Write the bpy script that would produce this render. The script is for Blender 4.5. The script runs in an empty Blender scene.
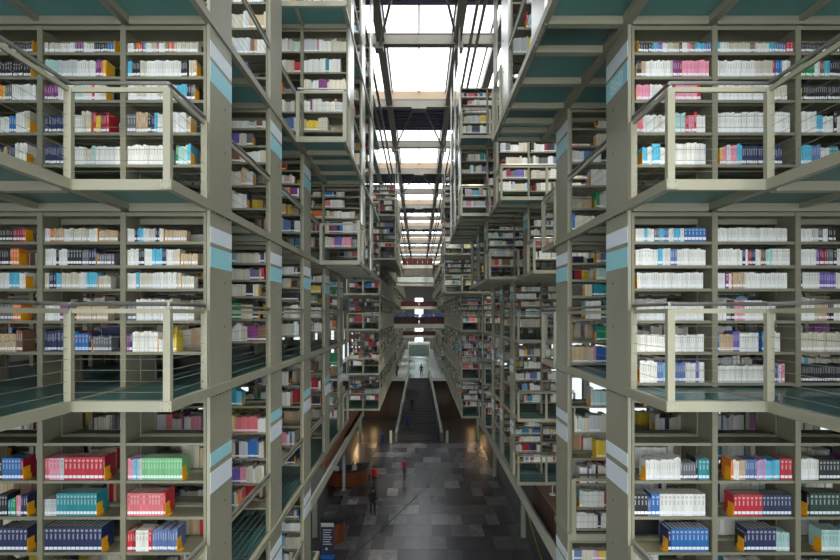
import bpy, math, random
from mathutils import Vector, Matrix

# ------------------------------------------------------------------ camera, sky, light
scene = bpy.context.scene
COL = scene.collection
FPX = 500.0            # focal length in pixels of the 840 px wide frame
ZC = 13.4              # camera height above the hall floor
cam_d = bpy.data.cameras.new('camera')
cam = bpy.data.objects.new('camera', cam_d)
COL.objects.link(cam)
cam.location = (0, 0, ZC)
cam.rotation_euler = (math.pi / 2, 0, 0)
cam_d.sensor_width = 36.0
cam_d.lens = FPX / 840.0 * 36.0
cam_d.shift_x = 1.0 / 840.0
cam_d.shift_y = 35.0 / 840.0
cam_d.clip_end = 400
scene.camera = cam

world = bpy.data.worlds.new('overcast_sky')
scene.world = world
world.use_nodes = True
bg = world.node_tree.nodes['Background']
bg.inputs['Color'].default_value = (0.97, 0.98, 1.0, 1)
bg.inputs['Strength'].default_value = 1.6

sun_d = bpy.data.lights.new('sun', 'SUN')
sun_d.energy = 0.7
sun_d.angle = math.radians(2)
sun_d.color = (1.0, 0.90, 0.74)
sun = bpy.data.objects.new('sun', sun_d)
COL.objects.link(sun)
sun.rotation_euler = (math.radians(36), 0, math.radians(8))

vs = scene.view_settings
vs.view_transform = 'Standard'
vs.look = 'None'
vs.gamma = 1.0
vs.use_curve_mapping = False
vs.exposure = 1.65
scene.cycles.use_denoising = True
scene.cycles.max_bounces = 6
scene.cycles.diffuse_bounces = 4
scene.cycles.glossy_bounces = 3
scene.cycles.transparent_max_bounces = 12
scene.cycles.sample_clamp_indirect = 6.0

RNG = random.Random(7)

# ------------------------------------------------------------------ colours and materials
def lin(c):
    c = c / 255.0
    return c / 12.92 if c <= 0.04045 else ((c + 0.055) / 1.055) ** 2.4

def rgb(r, g, b):
    return (lin(r), lin(g), lin(b))

MATS = {}

def material(name, col, rough=0.5, metal=0.0, noise=0.0, nscale=6.0, spec=0.5, bump=0.0):
    m = bpy.data.materials.new(name)
    m.use_nodes = True
    nt = m.node_tree
    p = nt.nodes['Principled BSDF']
    p.inputs['Base Color'].default_value = (*col, 1)
    p.inputs['Roughness'].default_value = rough
    p.inputs['Metallic'].default_value = metal
    p.inputs['Specular IOR Level'].default_value = spec
    if noise or bump:
        tc = nt.nodes.new('ShaderNodeTexCoord')
        nz = nt.nodes.new('ShaderNodeTexNoise')
        nz.inputs['Scale'].default_value = nscale
        nz.inputs['Detail'].default_value = 5
        nt.links.new(tc.outputs['Object'], nz.inputs['Vector'])
        if noise:
            mx = nt.nodes.new('ShaderNodeMix')
            mx.data_type = 'RGBA'
            mx.inputs[6].default_value = (*[c * (1 - noise) for c in col], 1)
            mx.inputs[7].default_value = (*[min(1, c * (1 + noise)) for c in col], 1)
            nt.links.new(nz.outputs['Fac'], mx.inputs[0])
            nt.links.new(mx.outputs[2], p.inputs['Base Color'])
        if bump:
            bp = nt.nodes.new('ShaderNodeBump')
            bp.inputs['Strength'].default_value = bump
            bp.inputs['Distance'].default_value = 0.01
            nt.links.new(nz.outputs['Fac'], bp.inputs['Height'])
            nt.links.new(bp.outputs['Normal'], p.inputs['Normal'])
    MATS[name] = m
    return m

material('steel_paint', rgb(150, 146, 126), 0.42, 0.0, 0.07, 2.5)
material('hanger_metal', rgb(196, 194, 188), 0.3, 0.75)
material('shelf_paint', rgb(130, 126, 105), 0.5, 0.0, 0.05, 3.0)
material('rail_metal', rgb(170, 168, 164), 0.28, 0.85, 0.0)
material('rail_paint', rgb(158, 154, 132), 0.4)
material('cable_metal', rgb(160, 160, 155), 0.35, 0.7)
material('band_white', rgb(222, 230, 236), 0.45)
material('band_blue', rgb(158, 214, 222), 0.45)
material('band_text', rgb(214, 232, 236), 0.5)
material('bolt_metal', rgb(120, 116, 100), 0.4, 0.5)
material('glass_floor', rgb(88, 130, 126), 0.12, 0.0, 0.12, 1.2, 0.6)
material('bookend_orange', rgb(248, 176, 24), 0.5)
material('label_white', rgb(236, 238, 242), 0.6)
material('mezz_paint', rgb(214, 209, 190), 0.5, 0, 0.05)
material('post_paint', rgb(182, 188, 166), 0.4)
material('roof_deck', rgb(88, 82, 104), 0.6, 0, 0.08)
material('roof_beam', rgb(112, 106, 96), 0.5, 0, 0.08)
material('curb_paint', rgb(150, 128, 104), 0.6, 0, 0.06)
material('bridge_red', rgb(84, 32, 28), 0.5, 0, 0.1)
material('white_paint', rgb(226, 228, 224), 0.5)
material('concrete', rgb(98, 94, 88), 0.8, 0, 0.12, 1.0)
material('stone_dark', rgb(50, 44, 41), 0.38, 0, 0.2, 0.8)
material('stone_tread', rgb(66, 63, 64), 0.45, 0, 0.15, 3)
material('dark_plastic', rgb(38, 38, 42), 0.5)
material('banner_dark', rgb(52, 58, 84), 0.6, 0, 0.2, 12)
material('banner_blue', rgb(20, 110, 210), 0.5)
material('yellow_tape', rgb(206, 196, 50), 0.6)
material('floor_joint', rgb(24, 23, 24), 0.6)
material('backing_brown', rgb(40, 30, 25), 0.7, 0, 0.2)
material('balustrade_paint', rgb(104, 108, 98), 0.35)
material('white_stone', rgb(190, 190, 188), 0.35, 0, 0.05)
material('screen_blue', rgb(60, 130, 230), 0.4)
material('screen_purple', rgb(120, 60, 180), 0.4)
material('paper_white', rgb(230, 232, 230), 0.7)

def wood(name, c1, c2):
    m = material(name, c1, 0.4)
    nt = m.node_tree
    p = nt.nodes['Principled BSDF']
    tc = nt.nodes.new('ShaderNodeTexCoord')
    mp = nt.nodes.new('ShaderNodeMapping')
    mp.inputs['Scale'].default_value = (3.0, 3.0, 0.5)
    wv = nt.nodes.new('ShaderNodeTexNoise')
    wv.inputs['Scale'].default_value = 6
    wv.inputs['Detail'].default_value = 6
    mx = nt.nodes.new('ShaderNodeMix')
    mx.data_type = 'RGBA'
    mx.inputs[6].default_value = (*c1, 1)
    mx.inputs[7].default_value = (*c2, 1)
    nt.links.new(tc.outputs['Object'], mp.inputs['Vector'])
    nt.links.new(mp.outputs['Vector'], wv.inputs['Vector'])
    nt.links.new(wv.outputs['Fac'], mx.inputs[0])
    nt.links.new(mx.outputs[2], p.inputs['Base Color'])
    return m

wood('wood_red', rgb(120, 62, 36), rgb(172, 100, 60))
wood('wood_dark', rgb(56, 32, 22), rgb(86, 52, 36))
wood('wood_light', rgb(140, 104, 74), rgb(176, 136, 100))

def vcol_material(name, rough):
    m = material(name, (0.5, 0.5, 0.5), rough)
    nt = m.node_tree
    a = nt.nodes.new('ShaderNodeAttribute')
    a.attribute_name = 'Col'
    nt.links.new(a.outputs['Color'], nt.nodes['Principled BSDF'].inputs['Base Color'])
    return m

vcol_material('book_cover', 0.5)
vcol_material('clothing', 0.8)

def stone_tile():
    m = material('stone_tile', rgb(78, 74, 76), 0.27, spec=0.9)
    nt = m.node_tree
    p = nt.nodes['Principled BSDF']
    oi = nt.nodes.new('ShaderNodeObjectInfo')
    ramp = nt.nodes.new('ShaderNodeValToRGB')
    e = ramp.color_ramp.elements
    e[0].position = 0.0
    e[0].color = (*rgb(72, 70, 76), 1)
    e[1].position = 1.0
    e[1].color = (*rgb(140, 136, 136), 1)
    for pos, c in ((0.3, rgb(78, 75, 79)), (0.6, rgb(94, 90, 94)), (0.85, rgb(112, 108, 110))):
        n = e.new(pos)
        n.color = (*c, 1)
    tc = nt.nodes.new('ShaderNodeTexCoord')
    add = nt.nodes.new('ShaderNodeVectorMath')
    add.operation = 'ADD'
    nz = nt.nodes.new('ShaderNodeTexNoise')
    nz.inputs['Scale'].default_value = 1.6
    nz.inputs['Detail'].default_value = 7
    nz.inputs['Distortion'].default_value = 1.5
    nt.links.new(tc.outputs['Object'], add.inputs[0])
    cb = nt.nodes.new('ShaderNodeCombineXYZ')
    ml = nt.nodes.new('ShaderNodeMath')
    ml.operation = 'MULTIPLY'
    ml.inputs[1].default_value = 40
    nt.links.new(oi.outputs['Random'], ml.inputs[0])
    nt.links.new(ml.outputs[0], cb.inputs[0])
    nt.links.new(cb.outputs[0], add.inputs[1])
    nt.links.new(add.outputs[0], nz.inputs['Vector'])
    mx = nt.nodes.new('ShaderNodeMath')
    mx.operation = 'MULTIPLY_ADD'
    mx.inputs[1].default_value = 0.55
    mx.inputs[2].default_value = -0.27
    nt.links.new(nz.outputs['Fac'], mx.inputs[0])
    sm = nt.nodes.new('ShaderNodeMath')
    sm.operation = 'ADD'
    nt.links.new(mx.outputs[0], sm.inputs[0])
    nt.links.new(oi.outputs['Random'], sm.inputs[1])
    nt.links.new(sm.outputs[0], ramp.inputs['Fac'])
    nt.links.new(ramp.outputs['Color'], p.inputs['Base Color'])
stone_tile()

def glass_floor():
    m = MATS['glass_floor']
    nt = m.node_tree
    p = nt.nodes['Principled BSDF']
    tl = nt.nodes.new('ShaderNodeBsdfTranslucent')
    tl.inputs['Color'].default_value = (*rgb(140, 172, 170), 1)
    mx = nt.nodes.new('ShaderNodeMixShader')
    mx.inputs[0].default_value = 0.45
    nt.links.new(p.outputs[0], mx.inputs[1])
    nt.links.new(tl.outputs[0], mx.inputs[2])
    nt.links.new(mx.outputs[0], nt.nodes['Material Output'].inputs['Surface'])
glass_floor()

def pane_material(name, tint, gloss):
    m = bpy.data.materials.new(name)
    m.use_nodes = True
    nt = m.node_tree
    out = nt.nodes['Material Output']
    nt.nodes.remove(nt.nodes['Principled BSDF'])
    tr = nt.nodes.new('ShaderNodeBsdfTransparent')
    tr.inputs['Color'].default_value = (*tint, 1)
    gl = nt.nodes.new('ShaderNodeBsdfGlossy')
    gl.inputs['Roughness'].default_value = 0.05
    mx = nt.nodes.new('ShaderNodeMixShader')
    mx.inputs[0].default_value = gloss
    nt.links.new(tr.outputs[0], mx.inputs[1])
    nt.links.new(gl.outputs[0], mx.inputs[2])
    nt.links.new(mx.outputs[0], out.inputs['Surface'])
    MATS[name] = m

pane_material('clear_pane', (0.93, 0.96, 0.97), 0.06)
pane_material('green_pane', (0.88, 0.95, 0.94), 0.10)
pane_material('tinted_pane', (0.48, 0.5, 0.5), 0.08)

def emission_material(name, col, strength):
    m = bpy.data.materials.new(name)
    m.use_nodes = True
    nt = m.node_tree
    p = nt.nodes['Principled BSDF']
    p.inputs['Base Color'].default_value = (*col, 1)
    p.inputs['Emission Color'].default_value = (*col, 1)
    p.inputs['Emission Strength'].default_value = strength
    MATS[name] = m
emission_material('lamp_warm', (1.0, 0.62, 0.28), 14.0)

# ------------------------------------------------------------------ mesh building
class MB:
    """collects boxes, bars and quads for ONE mesh; z is given relative to the camera height"""
    def __init__(self):
        self.v, self.f, self.c = [], [], []
        self.smooth = False

    def quad(self, pts, col=None):
        n = len(self.v)
        self.v += [tuple(p) for p in pts]
        self.f.append(tuple(range(n, n + len(pts))))
        self.c.append(col)

    def box(self, x0, x1, y0, y1, z0, z1, col=None, top=None, faces='xXyYzZ'):
        n = len(self.v)
        self.v += [(x0, y0, z0), (x1, y0, z0), (x1, y1, z0), (x0, y1, z0),
                   (x0, y0, z1), (x1, y0, z1), (x1, y1, z1), (x0, y1, z1)]
        fs = {'z': (0, 3, 2, 1), 'Z': (4, 5, 6, 7), 'y': (0, 1, 5, 4), 'X': (1, 2, 6, 5), 'Y': (2, 3, 7, 6), 'x': (3, 0, 4, 7)}
        for k in faces:
            self.f.append(tuple(n + i for i in fs[k]))
            self.c.append(top if (k == 'Z' and top is not None) else col)

    def bar(self, a, b, r, n=6, col=None, r2=None):
        a, b = Vector(a), Vector(b)
        d = (b - a)
        if d.length < 1e-6:
            return
        d.normalize()
        u = d.cross(Vector((0, 0, 1)))
        if u.length < 1e-3:
            u = Vector((1, 0, 0))
        u.normalize()
        w = d.cross(u)
        s = len(self.v)
        r2 = r if r2 is None else r2
        for k in range(n):
            t = 2 * math.pi * k / n
            o = u * math.cos(t) + w * math.sin(t)
            self.v.append(tuple(a + o * r))
            self.v.append(tuple(b + o * r2))
        for k in range(n):
            i, j = s + 2 * k, s + 2 * ((k + 1) % n)
            self.f.append((i, i + 1, j + 1, j))
            self.c.append(col)
        self.f.append(tuple(s + 2 * k for k in range(n)))
        self.f.append(tuple(s + 2 * k + 1 for k in reversed(range(n))))
        self.c += [col, col]

    def flat(self, a, b, w, h):
        """flat bar of width w (horizontal) and height h from a to b (mid line)"""
        a, b = Vector(a), Vector(b)
        d = (b - a).normalized()
        u = d.cross(Vector((0, 0, 1))).normalized() * (w / 2)
        z = u.cross(d).normalized() * (h / 2)
        n = len(self.v)
        for p in (a, b):
            self.v += [tuple(p - u - z), tuple(p + u - z), tuple(p + u + z), tuple(p - u + z)]
        for q in ((0, 1, 2, 3), (7, 6, 5, 4), (0, 4, 5, 1), (1, 5, 6, 2), (2, 6, 7, 3), (3, 7, 4, 0)):
            self.f.append(tuple(n + i for i in q))
            self.c.append(None)

    def mesh(self, name, mat, org=(0, 0, 0)):
        me = bpy.data.meshes.new(name)
        ox, oy, oz = org
        me.from_pydata([(x - ox, y - oy, z - oz) for x, y, z in self.v], [], self.f)
        if any(c is not None for c in self.c):
            at = me.color_attributes.new('Col', 'FLOAT_COLOR', 'CORNER')
            buf = []
            for p, c in zip(self.f, self.c):
                buf += (list(c if c is not None else (0.5, 0.5, 0.5)) + [1.0]) * len(p)
            at.data.foreach_set('color', buf)
        me.materials.append(MATS[mat])
        if self.smooth:
            me.polygons.foreach_set('use_smooth', [True] * len(me.polygons))
        me.update()
        return me

ORG = {}

def tag(o, label, cat=None, group=None, kind=None):
    o['label'] = label
    if cat:
        o['category'] = cat
    if group:
        o['group'] = group
    if kind:
        o['kind'] = kind
    return o

def root(name, org, label, cat, group=None, kind=None):
    """an Empty at a thing's base (org relative to the camera height)"""
    o = bpy.data.objects.new(name, None)
    COL.objects.link(o)
    o.empty_display_size = 0.1
    o.location = (org[0], org[1], org[2] + ZC)
    ORG[o.name] = tuple(org)
    return tag(o, label, cat, group, kind)

def build(name, mb, mat, parent=None, org=None):
    """link the collected shape as one object; a part when parent is given"""
    if parent is not None:
        base = ORG[parent.name]
        org = org or base
        o = bpy.data.objects.new(name, mb.mesh(name, mat, org))
        COL.objects.link(o)
        o.parent = parent
        o.location = (org[0] - base[0], org[1] - base[1], org[2] - base[2])
    else:
        if org is None:
            xs = [p[0] for p in mb.v]; ys = [p[1] for p in mb.v]; zs = [p[2] for p in mb.v]
            org = ((min(xs) + max(xs)) / 2, (min(ys) + max(ys)) / 2, min(zs))
        o = bpy.data.objects.new(name, mb.mesh(name, mat, org))
        COL.objects.link(o)
        o.location = (org[0], org[1], org[2] + ZC)
    ORG[o.name] = tuple(org)
    return o

def part_from_mesh(name, me, parent, pos):
    """a part that shares mesh data; pos relative to the camera height"""
    base = ORG[parent.name]
    o = bpy.data.objects.new(name, me)
    COL.objects.link(o)
    o.parent = parent
    o.location = (pos[0] - base[0], pos[1] - base[1], pos[2] - base[2])
    ORG[o.name] = tuple(pos)
    return o

# ------------------------------------------------------------------ levels and plan
LV = {-3: -8.0, -2: -5.8, -1: -3.6, 0: -0.85, 1: 1.35, 2: 3.55, 3: 6.25, 4: 8.45}
FLOOR = -ZC
XA, XB, XE = 2.465, 3.455, 1.48
XR, XQ = 2.50, 3.485      # rail lines of the corner landings
CW = 0.98
ROOF = 10.55
SH_N = [0.05, 0.415, 0.785, 1.163, 1.436, 1.717]             # shelf tops above the gallery floor
SH_U = [0.05, 0.427, 0.805, 1.188, 1.466, 1.752]
SH_T = [0.05, 0.40, 0.80, 1.22, 1.646, 2.09]
TALL = (-1, 2)
GAL = {-3: 'entrance level', -2: 'lowest gallery', -1: 'bottom gallery', 0: 'middle gallery', 1: 'upper gallery', 2: 'overhead gallery', 3: 'topmost gallery'}
SIDE = {-1: 'reception side', 1: 'counter side'}
ORD = ['first', 'second', 'third', 'fourth', 'fifth', 'sixth', 'seventh', 'eighth', 'ninth', 'tenth', 'eleventh', 'twelfth']

def height(k):
    return LV[k + 1] - LV[k]

# ------------------------------------------------------------------ hall floor
def make_floor():
    fl = root('floor', (0, 0, FLOOR), 'dark polished stone floor of the hall laid in staggered slabs', 'floor', kind='structure')
    m = MB()
    m.box(-16, 16, -12, 25.2, FLOOR - 0.3, FLOOR)
    m.box(-16, 16, 52.2, 120, FLOOR - 0.3, FLOOR)
    m.box(-16, -6.4, 25.2, 52.2, FLOOR - 0.3, FLOOR)
    m.box(6.4, 16, 25.2, 52.2, FLOOR - 0.3, FLOOR)
    m.box(-6.4, 6.4, 25.2, 52.2, FLOOR - 0.3, FLOOR - 0.03)
    build('bed', m, 'stone_dark', fl)
    rng = random.Random(11)
    dpt = 27.0 / 16
    sizes = {}
    for w in (0.8, 1.2, 1.6):
        t = MB()
        t.box(-w / 2 + 0.006, w / 2 - 0.006, -dpt / 2 + 0.006, dpt / 2 - 0.006, -0.035, 0)
        sizes[w] = t.mesh('tile', 'stone_tile')
    for r in range(16):
        y = 25.2 + dpt * (r + 0.5)
        left = 32                                       # the row in units of 0.4 m
        x = -6.4
        while left > 0:
            n = rng.choice([q for q in (2, 2, 3, 3, 4) if q == left or q <= left - 2])
            w = {2: 0.8, 3: 1.2, 4: 1.6}[n]
            part_from_mesh('tile', sizes[w], fl, (x + w / 2, y, FLOOR + rng.uniform(-.002, .002)))
            x += w
            left -= n
    m = MB()
    m.flat((1.95, 42.4, FLOOR + 0.006), (-4.6, 25.4, FLOOR + 0.006), 0.085, 0.008)
    tag(build('trim_1', m, 'floor_joint'), 'thin dark joint strip crossing the stone floor diagonally', 'floor joint', kind='structure')
    m = MB()
    pts = [(7.45, 34.8), (7.1, 31.5), (6.85, 29.0), (6.68, 27.0), (6.6, 24.5)]
    for a, b in zip(pts, pts[1:]):
        m.flat((*a, FLOOR + 0.008), (*b, FLOOR + 0.008), 0.07, 0.008)
    tag(build('floor_tape', m, 'yellow_tape'), 'yellow tape line on the stone floor by a round post', 'tape')
make_floor()

# ------------------------------------------------------------------ roof
def make_roof():
    A = [19.6 + 12 * i for i in range(-2, 8)]
    B = [25.5 + 12 * i for i in range(-2, 8)]
    ce = root('ceiling', (0, 50, ROOF), 'dark ribbed metal roof deck with rows of skylight openings', 'ceiling', kind='structure')
    W = 6.2
    zd = ROOF + 0.45
    m = MB()
    m.box(-16, -W, -12, 120, zd, zd + 0.2)
    m.box(W, 16, -12, 120, zd, zd + 0.2)
    build('deck_margin', m, 'roof_deck', ce)
    for i in range(-1, len(A)):
        y0 = -12 if i < 0 else B[i]
        y1 = 120 if i + 1 >= len(A) else A[i + 1] - 1.9
        if y1 < y0 + 0.1:
            continue
        m = MB()
        m.box(-W, W, y0, y1, zd, zd + 0.2)
        y = y0 + 0.15
        while y < y1 - 0.1:
            m.box(-W, W, y, y + 0.16, zd - 0.08, zd, faces='yYz')
            y += 0.42
        build('deck_panel', m, 'roof_deck', ce)
    n = 0
    for i, (a, b) in enumerate(zip(A, B)):
        if b < 0:
            continue
        s0, s1 = a - 1.9, b
        n += 1
        sk = root('window_%d' % n, (0, (s0 + s1) / 2, zd), 'skylight with pale glass panes over the hall, %s along the roof' % ORD[n - 1], 'skylight', kind='structure')
        m = MB()
        zt = zd + 0.4
        m.box(-W, W, s1 - 0.06, s1, zd - 0.02, zt)
        build('curb', m, 'curb_paint', sk)
        m = MB()
        m.box(-W, W, s0, s0 + 0.06, zd, zt)
        build('curb', m, 'curb_paint', sk)
        for sx in (-1, 1):
            m = MB()
            x = sx * W
            m.box(x - 0.04, x + 0.04, s0, s1, zd, zt)
            build('curb', m, 'curb_paint', sk)
        xs = [-W, -4.5, -2.9, -1.35, 0.0, 1.35, 2.9, 4.5, W]
        for xa, xb in zip(xs, xs[1:]):
            for ya, yb in ((s0, (s0 + s1) / 2), ((s0 + s1) / 2, s1)):
                m = MB()
                m.box(xa + 0.03, xb - 0.03, ya + 0.03, yb - 0.03, zt, zt + 0.02)
                build('pane', m, 'clear_pane', sk)
        for xa in xs:
            m = MB()
            m.box(xa - 0.035, xa + 0.035, s0, s1, zt - 0.05, zt + 0.06)
            build('glazing_bar', m, 'roof_beam', sk)
    # cross beams, I sections
    def ibeam(name, x0, x1, y, h, label):
        r = MB()
        r.box(x0, x1, y - 0.15, y + 0.15, ROOF, ROOF + 0.05)
        r.box(x0, x1, y - 0.15, y + 0.15, ROOF + h - 0.05, ROOF + h)
        r.box(x0, x1, y - 0.03, y + 0.03, ROOF + 0.05, ROOF + h - 0.05)
        r.box(x0, x1, y - 0.13, y - 0.11, ROOF + 0.05, ROOF + h - 0.05)
        tag(build(name, r, 'roof_beam'), label, 'beam', 'cross beams under the roof', kind='structure')
    for i, y in enumerate(A):
        if 6 < y < 100:
            ibeam('roof_beam', -9, 9, y, 0.43, 'deep steel cross beam passing under the glass of a skylight')
    for i, y in enumerate(B):
        if 6 < y < 100:
            ibeam('roof_beam', -9, 9, y, 0.42, 'steel cross beam at the far curb of a skylight')
    for x in (-1.5, 1.5, -3.1, 3.1):
        m = MB()
        m.box(x - 0.16, x + 0.16, -10, 108, ROOF + 0.1, ROOF + 0.42)
        tag(build('roof_beam', m, 'roof_beam'), 'long steel beam running the length of the roof above the cross beams', 'beam', 'long beams under the roof', kind='structure')
    for x in (-1.95, -2.2, 1.95, 2.2):
        m = MB()
        m.bar((x, -8, ROOF - 0.18), (x, 105, ROOF - 0.18), 0.06, 8)
        tag(build('service_pipe', m, 'roof_beam'), 'dark service pipe running along the roof beside the central skylights', 'pipe', 'pipes under the roof')
    # plan bracing: from the middle of a far-curb beam to the next beam's thirds
    for i in range(len(B) - 1):
        if B[i] < 6 or B[i] > 90:
            continue
        g = root('roof_brace', (0, B[i], ROOF - 0.02), 'pair of slanting steel tubes spreading from a gusset plate on a roof beam', 'brace', 'roof braces')
        m = MB()
        m.box(-0.38, 0.38, B[i] - 0.2, B[i] + 0.25, ROOF - 0.1, ROOF - 0.01)
        build('gusset', m, 'roof_beam', g)
        for sx in (-1, 1):
            m = MB()
            m.bar((sx * 0.3, B[i] + 0.1, ROOF - 0.06), (sx * 1.55, A[i + 1] - 0.1, ROOF - 0.12), 0.05, 7)
            build('tube', m, 'roof_beam', g)
            m = MB()
            m.box(sx * 1.55 - 0.16, sx * 1.55 + 0.16, A[i + 1] - 0.3, A[i + 1] + 0.1, ROOF - 0.25, ROOF - 0.01)
            build('gusset', m, 'roof_beam', g)
make_roof()

# ------------------------------------------------------------------ outer walls
def make_walls():
    for sx, nm, word in ((-1, 'wall_left', 'reception'), (1, 'wall_right', 'counter')):
        x = sx * 14
        w = root(nm, (x, 50, FLOOR), 'glazed concrete outer wall on the %s side of the hall' % word, 'wall', kind='structure')
        for z0, z1 in ((FLOOR, -8.3), (-2.3, ROOF + 0.9)):
            m = MB()
            m.box(x - 0.15, x + 0.15, -12, 118, z0, z1)
            build('spandrel', m, 'concrete', w)
        y = -12
        while y <= 118:
            m = MB()
            m.box(x - 0.25, x + 0.25, y - 0.25, y + 0.25, FLOOR, ROOF + 0.7)
            build('mullion', m, 'concrete', w)
            if y < 117:
                m = MB()
                m.box(x - 0.02, x + 0.02, y + 0.25, y + 5.75, -8.3, -2.3)
                build('pane', m, 'tinted_pane', w)
            y += 6
    w = root('wall_front_added', (0, -12, FLOOR), 'unseen wall added behind the camera to shape the light, solid below and glazed above', 'wall', kind='structure')
    m = MB()  # unseen wall, added to limit and shape light from behind the camera
    m.box(-14, 14, -12.2, -11.8, FLOOR, -7.5)
    build('wall_panel', m, 'concrete', w)
    for i in range(7):
        m = MB()
        m.box(-14 + 4 * i, -14 + 4 * i + 3.9, -12.02, -11.98, -7.5, ROOF + 0.9)
        build('pane', m, 'clear_pane', w)
        m = MB()
        m.box(-14 + 4 * i + 3.9, -14 + 4 * i + 4.0, -12.1, -11.9, -7.5, ROOF + 0.9)
        build('mullion', m, 'concrete', w)
    w = root('wall_back', (0, 118, FLOOR), 'far end wall of the hall with a tall bright window in the middle', 'wall', kind='structure')
    for x0, x1, z0, z1 in ((-14, -0.95, FLOOR, ROOF + 1), (0.95, 14, FLOOR, ROOF + 1), (-0.95, 0.95, FLOOR, -7.0), (-0.95, 0.95, 4.0, ROOF + 1)):
        m = MB()
        m.box(x0, x1, 117.8, 118.2, z0, z1)
        build('wall_panel', m, 'concrete', w)
    for z in (-4.2, -1.0, 2.0):
        m = MB()
        m.box(-0.95, 0.95, 117.9, 118.1, z - 0.25, z + 0.25)
        build('transom', m, 'concrete', w)
    m = MB()
    m.box(-0.95, 0.95, 117.98, 118.02, -7.0, 4.0)
    build('pane', m, 'clear_pane', w)
make_walls()

# ------------------------------------------------------------------ steel columns
def column(sx, x, y, z0, z1, label, bands=(), near=True, group=None, bolts_at=(), mat='steel_paint', cat='column'):
    c = root('column', (sx * x, y + 0.34, z0), label, cat, group, kind='structure')
    m = MB()
    xa, xb = sorted((sx * x, sx * (x + 0.02)))
    yw = (y, y + 0.68) if near else (y + 0.05, y + 0.27)
    m.box(xa, xb, yw[0], yw[1], z0, z1)
    build('web', m, mat, c)
    if near:
        for yy in (y, y + 0.64):
            m = MB()
            xa2, xb2 = sorted((sx * (x + 0.02), sx * (x + 0.04)))
            m.box(xa2, xb2, yy, yy + 0.04, z0, z1)
            build('flange', m, mat, c)
    xf = sx * x
    for k in bands:
        z = LV[k]
        spec = ((1.90, 1.71, 'band_white'), (1.66, 1.42, 'band_blue'))
        if k == -1:
            spec = ((1.96, 1.80, 'band_blue' if sx < 0 else 'band_white'), (1.73, 1.48, 'band_white'))
        if k == -2:
            spec = ((1.86, 1.70, 'band_white'), (1.64, 1.40, 'band_white'))
        for t, b, mt in spec:
            m = MB()
            xa, xb = sorted((xf, xf - sx * 0.004))
            m.box(xa, xb, yw[0] + 0.004, yw[1] - 0.004, z + b, z + t)
            build('band', m, mt, c)
    if near and bolts_at:
        m = MB()
        for k in bolts_at:
            for i in range(6):
                for j in range(2):
                    yy, zz = y + 0.08 + i * 0.1, LV[k] - 0.12 + j * 0.09
                    m.bar((xf + sx * 0.005, yy, zz), (xf - sx * 0.012, yy, zz), 0.014, 6)
            for zz in (LV[k] + 0.7, LV[k] + 1.25):
                m.bar((xf + sx * 0.005, y + 0.45, zz), (xf - sx * 0.008, y + 0.45, zz), 0.012, 6)
        o = build('bolts', m, 'bolt_metal', c)
        o['kind'] = 'stuff'
    return c

# ------------------------------------------------------------------ gallery floors
def gallery(sx, x0, x1, y0, y1, z, label, joist_y=(), detail=2, edges='iofb', group=None):
    """glass floored steel gallery: x0 is the aisle edge, x1 the outer one (both positive)"""
    g = root('gallery_floor', (sx * (x0 + x1) / 2, (y0 + y1) / 2, z - 0.13), label, 'gallery floor', group, kind='structure')
    def bx(m, a, b, c, d, e, f):
        p, q = sorted((sx * a, sx * b))
        m.box(p, q, c, d, e, f)
    T = 0.11
    if 'i' in edges:
        m = MB(); bx(m, x0 - 0.02, x0 + 0.05, y0, y1, z - T, z - 0.005)
        build('edge_beam', m, 'steel_paint', g)
    if 'o' in edges:
        m = MB(); bx(m, x1 - 0.05, x1, y0, y1, z - T, z - 0.005)
        build('edge_beam', m, 'steel_paint', g)
    if 'f' in edges:
        m = MB(); bx(m, x0 + 0.05, x1 - 0.05, y0, y0 + 0.06, z - T, z - 0.005)
        build('edge_beam', m, 'steel_paint', g)
    if 'b' in edges:
        m = MB(); bx(m, x0 + 0.05, x1 - 0.05, y1 - 0.06, y1, z - T, z - 0.005)
        build('edge_beam', m, 'steel_paint', g)
    ys = sorted([y0 + 0.06] + [j for j in joist_y if y0 + 0.3 < j < y1 - 0.3] + [y1 - 0.06])
    nx = max(1, round((x1 - x0) / CW))
    xs = [x0 + 0.05 + (x1 - x0 - 0.1) * i / nx for i in range(nx + 1)]
    if detail >= 2:
        for j in ys[1:-1]:
            m = MB(); bx(m, x0 + 0.05, x1 - 0.05, j - 0.05, j + 0.05, z - 0.13, z - 0.035)
            build('joist', m, 'steel_paint', g)
        for a in xs[1:-1]:
            m = MB(); bx(m, a - 0.03, a + 0.03, y0 + 0.06, y1 - 0.06, z - 0.10, z - 0.036)
            build('joist', m, 'steel_paint', g)
        for a, b in zip(xs, xs[1:]):
            for c, d in zip(ys, ys[1:]):
                m = MB(); bx(m, a + 0.006, b - 0.006, c + 0.006, d - 0.006, z - 0.034, z)
                build('glass_panel', m, 'glass_floor', g)
    else:
        m = MB(); bx(m, x0 + 0.05, x1 - 0.05, y0 + 0.06, y1 - 0.06, z - 0.034, z)
        build('glass_panel', m, 'glass_floor', g)
        m = MB()
        for j in ys[1:-1]:
            bx(m, x0 + 0.05, x1 - 0.05, j - 0.05, j + 0.05, z - 0.13, z - 0.035)
        if m.v:
            build('joists', m, 'steel_paint', g)['kind'] = 'stuff'
    return g

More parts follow.
